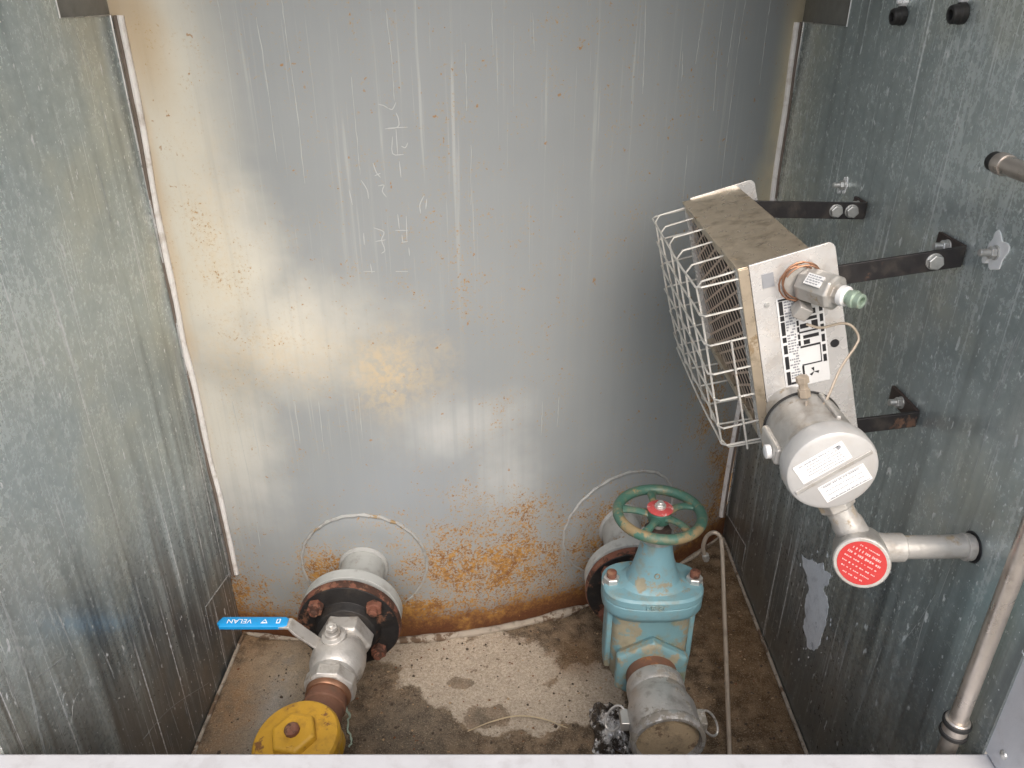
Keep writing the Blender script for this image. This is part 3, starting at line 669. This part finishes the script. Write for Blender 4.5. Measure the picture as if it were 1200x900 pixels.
for s in (-1, 1):
    c = CP + CA * .062 + Vector((s * .061, 0, .004))
    lug = MB().box(c + Vector((s * .002, 0, -.004)), (.014, .030, .018)).build('cam_arm', ALU, cc, .002)
    cen = c + Vector((s * .016, .010 if s < 0 else .0, -.012)); pts = []
    for k in range(28):
        a = 2 * math.pi * k / 28; pts.append(cen + Vector((s * .015 * math.cos(a), .010 * math.sin(a) * 1.2, .013 * math.sin(a) * 1.0 + (-.012 * math.cos(a)))))
    MB().tube(pts, .0020, 8, closed=True).build('pull_ring', ALU, lug)

# ------------------------------------------------------------------ heater
HO = Vector((.273, .88, CAMZ - .294)); TA = R(15)
Ha = Vector((0, 1, 0)); Hb = Vector((math.cos(TA), 0, math.sin(TA))); Hc = Vector((math.sin(TA), 0, -math.cos(TA)))
def hp(a, b, c): return HO + Ha * a + Hb * b + Hc * c
HL, HD, HH = .33, .084, .252
def hbox(m, a0, a1, b0, b1, c0, c1):
    vs = [hp(a, b, c) for a in (a0, a1) for b in (b0, b1) for c in (c0, c1)]
    return m.add(vs, [(0, 1, 3, 2), (4, 6, 7, 5), (0, 4, 5, 1), (2, 3, 7, 6), (0, 2, 6, 4), (1, 5, 7, 3)])
ht = thing('wall_heater', 'stainless electric wall heater with white wire guard, tilted on black arms', 'heater', (.36, 1.05, CAMZ - .57))
hbox(MB(), .004, HL - .004, .012, HD, .004, HH).build('housing', STEELB, ht, .001)
hbox(MB(), -.001, HL + .001, -.004, HD + .001, -.001, .003).build('top_plate', TOPB, ht, .0008)
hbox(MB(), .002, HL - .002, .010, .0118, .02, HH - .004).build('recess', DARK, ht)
# face frame
m = MB(); hbox(m, .0, .024, -.003, .0095, .0035, HH); m.build('bezel', ENDP, ht, .001)
m = MB(); hbox(m, HL - .012, HL, -.003, .0095, .0035, HH); m.build('bezel', ENDP, ht, .001)
m = MB(); hbox(m, .0245, HL - .0125, -.003, .0095, .0035, .014); m.build('bezel', TOPB, ht, .001)
m = MB(); hbox(m, .0245, HL - .0125, -.003, .0095, HH - .014, HH); m.build('bezel', TOPB, ht, .001)
m = MB(); hbox(m, -.004, -.0005, -.004, .0085, .0, HH + .003); m.build('edge_flange', TOPB, ht, .0006)
# expanded metal screen
m = MB(); A0, A1, C0_, C1_ = .0245, HL - .0125, .0145, HH - .0145; pa, pc = .060, .0200
ia = int((A1 - A0) / pa); ic = int((C1_ - C0_) / pc)
for s in (1, -1):
    # zig strands running along the length
    for j in range(-ia * 2, ic + ia * 2):
        c = C0_ + j * pc * 1.0; k = s * pc / (pa)                # slope
        # line c = c0 + k*(a-A0); clip
        a0, a1 = A0, A1
        ca_, cb_ = c, c + k * (A1 - A0) * 1.6
        kk = k * 1.6
        def aat(cv_): return A0 + (cv_ - c) / kk
        lo, hi = sorted((aat(C0_), aat(C1_))); a0 = max(A0, lo); a1 = min(A1, hi)
        if a1 - a0 < .004 or j % 1: continue
        p, q = hp(a0, .003 + .0006 * s, c + kk * (a0 - A0)), hp(a1, .003 + .0006 * s, c + kk * (a1 - A0))
        T = (q - p).normalized(); B = T.cross(Hb)
        m.add([p - B * .0017 - Hb * .0002, p + B * .0017 - Hb * .0002, q + B * .0017 - Hb * .0002, q - B * .0017 - Hb * .0002,
               p - B * .0017 + Hb * .0003, p + B * .0017 + Hb * .0003, q + B * .0017 + Hb * .0003, q - B * .0017 + Hb * .0003],
              [(0, 1, 2, 3), (7, 6, 5, 4), (0, 4, 5, 1), (2, 6, 7, 3), (1, 5, 6, 2), (0, 3, 7, 4)])
tag(m.build('mesh_screen', SCREEN, ht), kind='stuff')
# end plates with rounded upper rear corner
def end_plate(a0, a1):
    poly = [(.009, -.003), (.009, HH + .004), (.085, HH + .022), (.121, HH + .020), (.1105, .004)]
    poly += [(.1025 + .008 * math.cos(t), .003 - .010 * math.sin(t)) for t in [R(15), R(40), R(65), R(90)]]
    return MB().prism(poly, hp(a0, 0, 0), Hb, Hc, Ha, a1 - a0)
ep = end_plate(-.0045, -.0012).build('end_plate', ENDP, ht, .0006)
end_plate(HL + .0012, HL + .0045).build('end_plate', ENDP, ht, .0006)
MB().lathe([(.0055, 0), (.0055, .0006)], hp(-.0046, .100, .125), -Ha, 18).build('hole', INK, ep)
for b, c in ((.024, .052), (.024, .205)): MB().lathe([(.0036, 0), (.003, .0016), (0, .002)], hp(-.0045, b, c), -Ha, 12).build('screw', ZINC, ep)
m = MB(); hbox(m, -.0052, -.0045, .022, .036, .012, .030); m.build('sticker', INKG, ep)
# wire guard: hoops round the face, long wires with ends bent back to the bezel
GB = -.053; wr = .0015
def bendy(P):                                    # slightly knocked-about wire
    P = [Vector(p) for p in P]; out = []
    ph = random.uniform(0, 6)
    for a, b in zip(P, P[1:]):
        n = max(1, int((b - a).length / .03))
        for k in range(n): out.append(a.lerp(b, k / n))
    out.append(P[-1])
    return [out[0]] + [p + Vector((.0011 * math.sin(i * .7 + ph), .0010 * math.sin(i * .9 + ph * 2), .0009 * math.sin(i * 1.1 + ph))) for i, p in enumerate(out[1:-1])] + [out[-1]]
levels = [.012, .050, .091, .132, .173, .214, .243]
for i in range(6):
    a = .012 + i * (HL - .024) / 5
    P = [hp(a, .0, .006), hp(a, GB + .008, .008), hp(a, GB, .016), hp(a, GB, HH - .012), hp(a, GB + .008, HH + .002), hp(a, .0, HH + .004)]
    MB().tube(bendy(P), wr, 7).build('guard_wire', WIRE, ht)
for i, c in enumerate(levels):
    b = GB - wr * 1.9
    P = [hp(.0, .0, c), hp(.0, b + .006, c), hp(.006, b, c), hp(HL - .006, b, c), hp(HL, b + .006, c), hp(HL, .0, c)]
    MB().tube(bendy(P), wr, 7).build('guard_wire', WIRE, ht)
MB().tube([hp(-.0034, -.024, .09), hp(-.0034, -.024, HH)], wr, 7).build('guard_wire', WIRE, ht)
# rating plate
np_ = hbox(MB(), -.0057, -.0047, .035, .0905, .048, .174).build('rating_plate', LABEL, ht)
def ink(m, b0, b1, c0, c1): hbox(m, -.0062, -.0056, b0, b1, c0, c1)
m = MB()
for c0, c1 in ((.052, .070), (.0715, .078), (.080, .098), (.101, .108), (.112, .124), (.128, .146), (.150, .169)): ink(m, .0375, .0422, c0, c1)
for c0 in (.053, .064, .073, .082, .091, .101, .110): ink(m, .0562, .0588, c0, c0 + .0068)
for c0, c1, b0, b1 in ((.053, .060, .060, .081), (.062, .066, .060, .066), (.070, .077, .058, .080), (.080, .084, .064, .081), (.088, .094, .060, .070), (.098, .1, .058, .081), (.118, .1205, .058, .082), (.118, .145, .0815, .0825), (.144, .1455, .058, .082), (.146, .166, .0575, .060), (.166, .169, .0425, .062)): ink(m, b0, b1, c0, c1)
ink(m, .0625, .0815, .104, .1085); ink(m, .0625, .070, .1105, .1165); ink(m, .074, .0815, .086, .0965)
for c0 in (.052, .066, .080, .094, .108, .122, .136): ink(m, .0845, .0885, c0, c0 + .010)
ink(m, .037, .089, .0488, .0512)
ctr = hp(-.0058, .0715, .157)
for k in range(3):
    t = k * 2.094 + .3; d = Hb * math.cos(t) + Hc * math.sin(t); w = d.cross(Ha)
    m.add([ctr, ctr + d * .006 + w * .0018, ctr + d * .006 - w * .0018, ctr - Ha * .0005, ctr + d * .006 + w * .0018 - Ha * .0005, ctr + d * .006 - w * .0018 - Ha * .0005], [(0, 1, 2), (3, 5, 4), (0, 3, 4, 1), (1, 4, 5, 2), (2, 5, 3, 0)])
m.build('printed_blocks', INK, np_)
m = MB()
for k in range(30):
    c = .053 + k * .0038
    b = .0435
    while b < .0545:
        w = random.uniform(.0014, .004)
        if random.random() < .8: ink(m, b, min(b + w, .056), c, c + .0019)
        b += w + .0009
m.build('printed_lines', INKG, np_)
# thermostat head
TB = hp(-.0045, .068, .034); Td = Vector((.50, -.80, .02)).normalized()
th = MB().lathe([(.0205, .004), (.0215, .010), (.0215, .046), (.019, .049), (.0125, .050), (.0125, .056), (.009, .057)], TB, Td, 8).build('thermostat', SILV, ht, .0012)
MB().lathe([(.024, 0), (.024, .004), (.018, .006)], TB, -Ha, 26).build('mounting_ring', SILV, th, .0006)
MB().lathe([(.0120, .055), (.0120, .062), (.0095, .064)], TB, Td, 20).build('collar', LABEL, th, .0006)
MB().lathe([(.0085, .062), (.0085, .068), (.0105, .069), (.0105, .074), (.0085, .075), (.0085, .082), (.005, .0825), (.0048, .074)], TB, Td, 18).build('brass_fitting', BRASS, th, .0005)
_, TU, TV = frame(Td)
pts = []
for k in range(70):
    a = k / 69 * 2 * math.pi * 3.4; pts.append(TB + Vector((-.006, -.008 - .006 * k / 69, .004)) + (Hb * math.cos(a) - Hc * math.sin(a)) * (.0225 + .0030 * math.sin(a * 1.37 + 1)))
MB().tube(pts, .0011, 6).build('copper_coil', COPPER, th)
pc_ = TB + Td * .026 + (TU * .35 - TV * .0).normalized() * 0
s_n = (Vector((-.55, -.55, .62)) - Td * Vector((-.55, -.55, .62)).dot(Td)).normalized()
sb = s_n.cross(Td)
m = MB(); m.prism([(-.011, -.007), (.011, -.007), (.011, .007), (-.011, .007)], TB + Td * .028 + s_n * .0199, Td, sb, s_n, .0016); lb = m.build('label_sticker', LABEL, th)
m = MB()
for r_ in range(4):
    x = -.009
    while x < .008:
        w = random.uniform(.0015, .004); m.prism([(x, -.005 + r_ * .003), (x + w, -.005 + r_ * .003), (x + w, -.0035 + r_ * .003), (x, -.0035 + r_ * .003)], TB + Td * .028 + s_n * .0214, Td, sb, s_n, .0003); x += w + .001
m.build('printed_lines', INKG, lb)
MB().box(hp(-.020, .060, .062), (.018, .020, .018), Matrix.Rotation(.4, 3, 'Y') @ Matrix.Rotation(.3, 3, 'X')).build('sensor_block', SILV, th, .002)
# round junction box
JC = Vector((.360, 0, CAMZ - .479)); JY0, JY1 = .828, .722
J = Vector((JC.x, JY0, JC.z)); Jd = Vector((0, -1, 0))
jb = MB().lathe([(.030, -.050), (.031, -.012), (.040, -.008), (.0445, -.002), (.0465, .004), (.0475, .066), (.049, .070), (.049, .076)], J, Jd, 56).build('junction_box', SILV, ht, .0008)
MB().lathe([(.0472, .0002), (.0482, .0006), (.0482, .0036), (.0472, .004)], J, Jd, 48).build('gasket', RUBBER, jb)
lid = MB().lathe([(.0495, .0765), (.0515, .079), (.0525, .083), (.0525, .098), (.0505, .104), (.046, .1065), (0, .1065)], J, Jd, 64).build('lid', LIDM, jb, .0008)
lu = Vector((.80, 0, .60)).normalized(); lv = Vector((-.60, 0, .80)).normalized()      # label lines rise to the right
lc = J + Jd * .1066
m = MB(); m.prism([(-.047, -.0028), (.047, -.0028), (.047, .0028), (-.047, .0028)], lc - Jd * .0022, lu, lv, Jd, .0035); m.build('rib', SILV, lid, .0012)
for sgn, nm in ((1, 0), (-1, 1)):
    o = lc + lv * sgn * (.0195 if sgn > 0 else .0205); w, h = (.030, .0135) if sgn > 0 else (.028, .0125)
    if sgn < 0: o += lu * .004
    else: o -= lu * .004
    l_ = MB().prism([(-w, -h), (w, -h), (w, h), (-w, h)], o, lu, lv, Jd, .0006).build('label_plate', LABEL, lid)
    m = MB()
    rows = 6 if sgn > 0 else 4
    for r_ in range(rows):
        y = h * .72 - r_ * (h * 1.5 / (rows - 1)); x = -w * .8 if r_ == 0 or sgn < 0 else -w * random.uniform(.3, .7); th_ = .0011 if r_ else .0017
        while x < w * .75:
            ww = random.uniform(.0007, .0019); m.prism([(x, y - th_ / 2), (x + ww, y - th_ / 2), (x + ww, y + th_ / 2), (x, y + th_ / 2)], o + Jd * .0006, lu, lv, Jd, .0002); x += ww + random.choice((.0005, .0005, .0006, .0018))
    if sgn > 0: m.lathe([(.0026, 0), (.0026, .0002)], o + lu * w * .78 + lv * h * .6 + Jd * .0006, Jd, 12)
    else:
        for e in ((-w * .92, w * .92, h * .86), (-w * .92, w * .92, -h * .86)): m.prism([(e[0], e[2] - .0003), (e[1], e[2] - .0003), (e[1], e[2] + .0003), (e[0], e[2] + .0003)], o + Jd * .0006, lu, lv, Jd, .0002)
    m.build('printed_lines', INKG, l_)
MB().box(J + Jd * .040 + Vector((-.0475, 0, -.004)), (.012, .060, .022)).build('side_lug', SILV, jb, .004, seg=3)
MB().lathe([(.0085, 0), (.0085, .006), (.006, .007)], J + Jd * .052 + Vector((-.0535, 0, -.006)), (-1, 0, -.1), 18).build('plug', LABEL, jb, .0005)
MB().box(J + Jd * .038 + Vector((.012, 0, .0475)), (.006, .060, .006)).build('rib', SILV, jb, .002)
ft = MB().lathe([(.0075, 0), (.0075, .010), (.0055, .011), (.0055, .018), (.008, .0185), (.008, .026), (.004, .028)], J + Jd * .012 + Vector((-.008, 0, .046)), (-.25, .15, 1), 6).build('compression_fitting', BRASS, jb, .0005)
ft.data.materials[0] = CAPIL
cp = [on_y(945, 470, .80), on_y(944, 492, .785), on_y(952, 494, .78), on_y(968, 470, .80), on_y(985, 432, .82), on_y(1003, 405, .835), on_y(1006, 394, .84), on_y(998, 382, .845), on_y(985, 379, .85), on_y(962, 384, .855), on_y(945, 380, .86)]
MB().tube(smooth(cp, 8), .0016, 8).build('capillary_tube', CAPIL, ht)
# ------------------------------------------------------------------ mounting arms
def arm(y, z0, z1, x0, lab, bolts, foot=.06, h=.026, ys=0.):
    t = thing('mounting_arm', lab, 'bracket', (XR, y, z1 - .02), 'black bracket arms holding the heater')
    xe = XR - .0035
    m = MB(); t_ = .005
    U = Vector((xe - x0, ys, z1 - z0)); L = U.length; U.normalize(); Vn = Vector((0, 0, 1))
    m.prism([(0, -h / 2), (L, -h / 2), (L, h / 2), (0, h / 2)], (x0, y, z0), U, Vn, (0, 1, 0), t_)
    m.build('bar', BLACK, t, .0008)
    m = MB(); m.box((xe, y + ys + t_ + foot / 2, z1), (t_, foot, h)); m.build('foot', RUSTA, t, .0006)
    for bx in bolts:
        hexbolt(t, (x0 + (xe - x0) * bx, y + ys * bx, z0 + (z1 - z0) * bx), (0, -1, 0), .017, .006, ZINC, 'bolt', washer=.0105)
    hexbolt(t, (xe - t_ / 2, y + ys + foot * .6, z1 + .002), (-1, 0, 0), .014, .007, ZINC, 'bolt', .005, .008, .009)
    return t
za = CAMZ - .287
arm(.905, CAMZ - .316, CAMZ - .287, .375, 'black flat steel arm with one round bolt, nearest of the upper two', [.80])
arm(1.190, CAMZ - .300, CAMZ - .304, .33, 'black flat steel arm with two bolts, above and behind the heater top', [.79, .90], foot=.04)
arm(.908, CAMZ - .535, CAMZ - .517, .425, 'short rusty black bracket below the heater beside the round junction box', [], foot=.075, h=.023)
# ------------------------------------------------------------------ conduit run
EC = Vector((.424, .73, CAMZ - .602))
ce = thing('conduit_elbow', 'grey capped conduit elbow with round red caution label under the junction box', 'conduit fitting', EC - Vector((0, 0, .035)))
hub0 = Vector((.381, .757, CAMZ - .533))
MB().lathe([(.019, 0), (.0225, .002), (.0225, .016), (.0205, .018)], hub0, (EC - hub0), 8).build('hub_nut', SILV, ce, .001)
hd = (EC - hub0).normalized()
MB().tube(smooth([hub0 + hd * .014, hub0 + hd * .04, EC + Vector((-.006, .010, .012))], 5), [.0165] * 5 + [.0185] * 5 + [.021], 24).build('neck', SILV, ce)
MB().lathe([(.021, -.012), (.0195, .012), (.0175, .026), (.0175, .046), (.0165, .047)], EC + Vector((0, .006, .005)), (1, 0, .02), 26).build('outlet', SILV, ce, .001)
cd_ = Vector((-.34, -.88, .26)).normalized(); c0 = EC + Vector((-.002, .012, .0))
MB().lathe([(.014, -.018), (.026, -.012), (.030, .0), (.0305, .030), (.0315, .032), (.0315, .046), (.030, .048), (.0268, .048)], c0, cd_, 44).build('cap', SILV, ce, .0008)
rl = MB().lathe([(.0268, .0465), (.0266, .0485), (0, .0486)], c0, cd_, 40).build('round_label', RLAB, ce)
A_, LU, LV = frame(cd_); tt = R(-20); LU2 = -LV if False else A_.cross(Vector((0, 0, 1))).normalized() * -1
LX = Vector((0, 0, 1)).cross(A_).normalized(); LYv = A_.cross(LX); ct, st_ = math.cos(tt), math.sin(tt); LX, LYv = LX * ct + LYv * st_, LYv * ct - LX * st_
m = MB()
for k in range(7):
    y = .019 - k * .0063; half = math.sqrt(max(0, .0235 ** 2 - y * y)) * .9; x = -half
    while x < half - .002:
        w = random.uniform(.0008, .0022); w = min(w, half - x); hgt = (.0030 if k in (1, 2) else .0017) * random.uniform(.6, 1.1)
        m.prism([(x, y - hgt / 2), (x + w, y - hgt / 2), (x + w, y + hgt / 2), (x, y + hgt / 2)], c0 + cd_ * .0484, LX, LYv, cd_, .0005); x += w + random.choice((.0006, .0008, .0026))
m.build('printed_lines', painted('pink_white_print', (.80, .42, .40), .5, dirt=0), rl)
hc = MB().lathe([(.0143, 0), (.0143, XR + .03 - EC.x - .045)], EC + Vector((.045, .006, .006)), (1, 0, .02), 28).build('conduit_pipe', SILV)
tag(hc, 'short horizontal grey conduit pipe passing through the right panel', 'conduit')
pe = on_x(1143, 640, XR); hy, hz = EC.y + .006, EC.z + .0065
MB().lathe([(.0146, 0), (.0168, .001), (.0168, .009), (.0146, .010)], (XR - .012, hy, hz), (1, 0, 0), 26).build('locknut', SILV, hc, .0005)
MB().lathe([(.0195, 0), (.0195, .0006)], (XR - .0002, hy, hz), (-1, 0, 0), 26).build('wall_hole', INK, hc)
# conduit beside the opening: up from behind the sill, bend, back along the wall
cx, cy, cr = .530, .632, .0100
top = CAMZ - .165; P = [(cx, cy, .30), (cx, cy, .6), (cx, cy, top - .10)]
for k in range(1, 10):
    a = k / 9 * math.pi / 2; P.append((cx, cy + .10 * (1 - math.cos(a)), top - .10 + .10 * math.sin(a)))
P += [(cx, .845, top)]
cdt = thing('conduit_pipe', 'long bent galvanised conduit beside the white jamb with a black banded coupling', 'conduit', (cx, cy, .30))
MB().tube(P, cr, 20).build('pipe', EMT, cdt)
zc = on_y(1138, 852, cy).z
k_ = MB().lathe([(.0125, 0), (.0140, .0015), (.0140, .026), (.0125, .0275)], (cx, cy, zc - .013), (0, 0, 1), 28).build('coupling', EMT, cdt, .0006)
for dz in (0., .017): MB().lathe([(.0141, 0), (.0158, .0012), (.0158, .0058), (.0141, .007)], (cx, cy, zc - .012 + dz), (0, 0, 1), 28).build('band', RUBBER, k_)
MB().lathe([(.0112, 0), (.0118, .002), (.0118, .014), (.0112, .016)], (cx, .838, top), (0, 1, 0), 24).build('end_collar', EMT, cdt, .0006)
MB().lathe([(.0100, .015), (.0105, .017), (.0105, .026), (.0095, .028), (.007, .028)], (cx, .838, top), (0, 1, 0), 20).build('end_bushing', RUBBER, cdt)
MB().box((XR - .008, .80, top), (.016, .014, .030)).build('clip', EMT, cdt, .002)
# ------------------------------------------------------------------ cable glands and bolts on the right panel
for (u, v), lab in (((1060, 18), 'black cable gland on the right panel, farther from the opening'), ((1131, 15), 'black cable gland on the right panel, nearer the opening')):
    p = on_x(u, v, XR); t = thing('cable_gland', lab, 'cable gland', p, 'cable glands at the top of the right panel')
    d = Vector((-1, 0, -.12)).normalized()
    g = MB().lathe([(.0090, -.001), (.0125, .001), (.0128, .008), (.0112, .010), (.0112, .016), (.0100, .018), (.0060, .018), (.0055, .008)], p, d, 22).build('gland_body', RUBBER, t, .0006)
    MB().lathe([(.0058, .0075), (.0, .008)], p, d, 16).build('bore', INK, t)
    hexbolt(t, p + Vector((0, .003, .018)), (-1, 0, 0), .015, .008, SILI, 'nut', .004, .004)
def sil(p, r, seed):                             # irregular smear of sealant round a bolt
    n = 26; poly = []
    for k in range(n):
        a = 2 * math.pi * k / n; q = r * (.85 + .45 * mn.noise(Vector((math.cos(a) * 1.3, math.sin(a) * 1.3, seed)))); poly.append((q * math.cos(a), q * math.sin(a) * 1.25))
    return MB().prism(poly, p + Vector((.001, 0, 0)), (0, 1, 0), (0, 0, 1), (-1, 0, 0), .0022)
for (u, v), r, lab in (((990, 217), .013, 'small bolt smeared with white sealant above the far bracket arm'), ((1168, 296), .020, 'bolt smeared with white sealant beside the near bracket arm')):
    p = on_x(u, v, XR); t = thing('wall_bolt', lab, 'bolt', p, 'sealed bolts on the right panel')
    sil(p, r, u * .1).build('sealant_smear', SILI, t, .0008)
    hexbolt(t, p - Vector((.0012, 0, 0)), (-1, 0, 0), .013, .006, ZINC, 'nut', .0045, .010, .0085)
    hexbolt(t, p + Vector((-.001, .012, -.012)), (-1, 0, 0), .009, .004, SILI, 'nut', phase=.8)
# ------------------------------------------------------------------ thin tube, floor litter
A = Vector((.445, 1.32, CAMZ - 1.045)); Bp = Vector((.372, .90, .02))
Apx = on_y(846, 634, 1.32)
T = [on_y(826, 652, 1.335), on_y(824, 641, 1.335), on_y(828, 629, 1.335), on_y(836, 624, 1.33), on_y(843, 628, 1.325), on_y(846, 642, 1.31), on_y(849, 720, 1.20), on_y(852, 800, 1.08), on_y(855, 884, .96), on_y(857, 930, .93)]
tb = thing('bent_tube', 'thin bent metal tube with hooked end standing in the right rear corner', 'tube', (T[-1].x, T[-1].y, 0))
MB().tube(smooth(T, 7), .0045, 10).build('tube', TAN, tb)
e = T[0]; MB().lathe([(.0048, -.001), (.0085, .001), (.0085, .012), (.0065, .0135), (.0065, .018), (.004, .019)], e + Vector((0, 0, .006)), e - T[1], 6).build('end_fitting', ZINC, tb, .0006)
c = on_z(716, 858); nb = 46; mm = MB(); vs = []
for j in range(nb):
    for i in range(nb):
        p, q = (i / (nb - 1) - .5) * 2, (j / (nb - 1) - .5) * 2; v = Vector((p * 1.7, q * 1.7, 4.2))
        rdg = lambda w: 1 - abs(mn.noise(w)) * 2.2
        d = max(0, 1 - (p * p + q * q) ** 1.2 * .75)
        h = d * (.018 + .020 * rdg(v) + .010 * rdg(v * 2.3) + .005 * rdg(v * 5.1)); h = max(h, .0005)
        ex = .82 + .3 * mn.noise(Vector((p * 1.2 + 3, q * 1.2, 0)))
        vs.append((c.x + p * .050 * ex + .010 * mn.noise(v * 1.9), c.y + q * .066 * ex + .010 * mn.noise(v * 1.7 + Vector((7, 0, 0))), .004 + h))
mm.add(vs, [(j * nb + i, j * nb + i + 1, (j + 1) * nb + i + 1, (j + 1) * nb + i) for j in range(nb - 1) for i in range(nb - 1)])
o = mm.build('plastic_bag', FOIL, angle=14); sm = o.modifiers.new('solid', 'SOLIDIFY'); sm.thickness = .0006; tag(o, 'crumpled dirty silvery plastic bag on the floor beside the coupling cap', 'litter')
pts = smooth([on_z(u, v, .006 + zz) for u, v, zz in ((548, 857, 0), (575, 846, .003), (605, 839, .008), (635, 842, .006), (665, 853, 0))], 6)
tag(MB().tube(pts, [.0008 + .0006 * math.sin(math.pi * i / (len(pts) - 1)) for i in range(len(pts))], 6).build('dry_stalk', STRAW), 'long thin curved dry straw stalk on the sandy floor', 'stalk')
pts = smooth([on_z(u, v, zz) for u, v, zz in ((404, 828, .05), (409, 838, .035), (407, 852, .012), (412, 866, .006), (410, 875, .006))], 5)
tag(MB().tube([p + Vector((random.uniform(-.002, .002), 0, 0)) for p in pts], [random.uniform(.0012, .0026) for _ in pts], 6).build('frayed_string', STRING), 'short frayed pale green string hanging below the rusty nipple', 'string')
m = MB(); rnd = random.Random(3)
for k in range(1100):
    x = rnd.uniform(XL + .02, XR - .02); y = rnd.uniform(YF + .15, 1.5)
    if y > tank_y(x) - .02: continue
    if k % 3 and not (x > .1 or y > tank_y(x) - .09 or x < -.2): continue
    r = rnd.choice((.0010, .0014, .0018, .0022, .0032)) * rnd.uniform(.6, 1.3); z = fh(x, y)
    vs = [Vector((x + r * rnd.uniform(.7, 1.5) * math.cos(a), y + r * rnd.uniform(.7, 1.5) * math.sin(a), z - .0005)) for a in (0, 1.3, 2.5, 3.8, 5.1)]
    vs += [v * .5 + Vector((x, y, z)) * .5 + Vector((0, 0, r * rnd.uniform(.5, 1.1))) for v in vs]
    m.add(vs, [(0, 1, 6, 5), (1, 2, 7, 6), (2, 3, 8, 7), (3, 4, 9, 8), (4, 0, 5, 9), (5, 6, 7, 8, 9)])
m2 = MB()
for k in range(1500):
    x = rnd.uniform(XL + .02, XR - .02); y = rnd.uniform(YF + .15, 1.6)
    if y > tank_y(x) - .015: continue
    r = rnd.choice((.0008, .0012, .0016, .0024)) * rnd.uniform(.6, 1.3); z = fh(x, y); a0 = rnd.uniform(0, 6)
    vs = [Vector((x + r * rnd.uniform(.5, 1.9) * math.cos(a + a0), y + r * rnd.uniform(.5, 1.5) * math.sin(a + a0), z - .0003)) for a in (0, 1.5, 3.1, 4.6)]
    vs += [v * .6 + Vector((x, y, z)) * .4 + Vector((0, 0, r * rnd.uniform(.3, .9))) for v in vs]
    m2.add(vs, [(0, 1, 5, 4), (1, 2, 6, 5), (2, 3, 7, 6), (3, 0, 4, 7), (4, 5, 6, 7)])
o = m2.build('floor_flakes', painted('tan_rust_flakes', (.42, .30, .18), .85, (.16, .06, .025), .14, 90, dirt=.3)); tag(o, 'tan and rusty flakes scattered over the floor', 'flakes', kind='stuff')
o = m.build('floor_grit', GRIT); tag(o, 'dark grit and crumbs scattered over the floor', 'grit', kind='stuff')
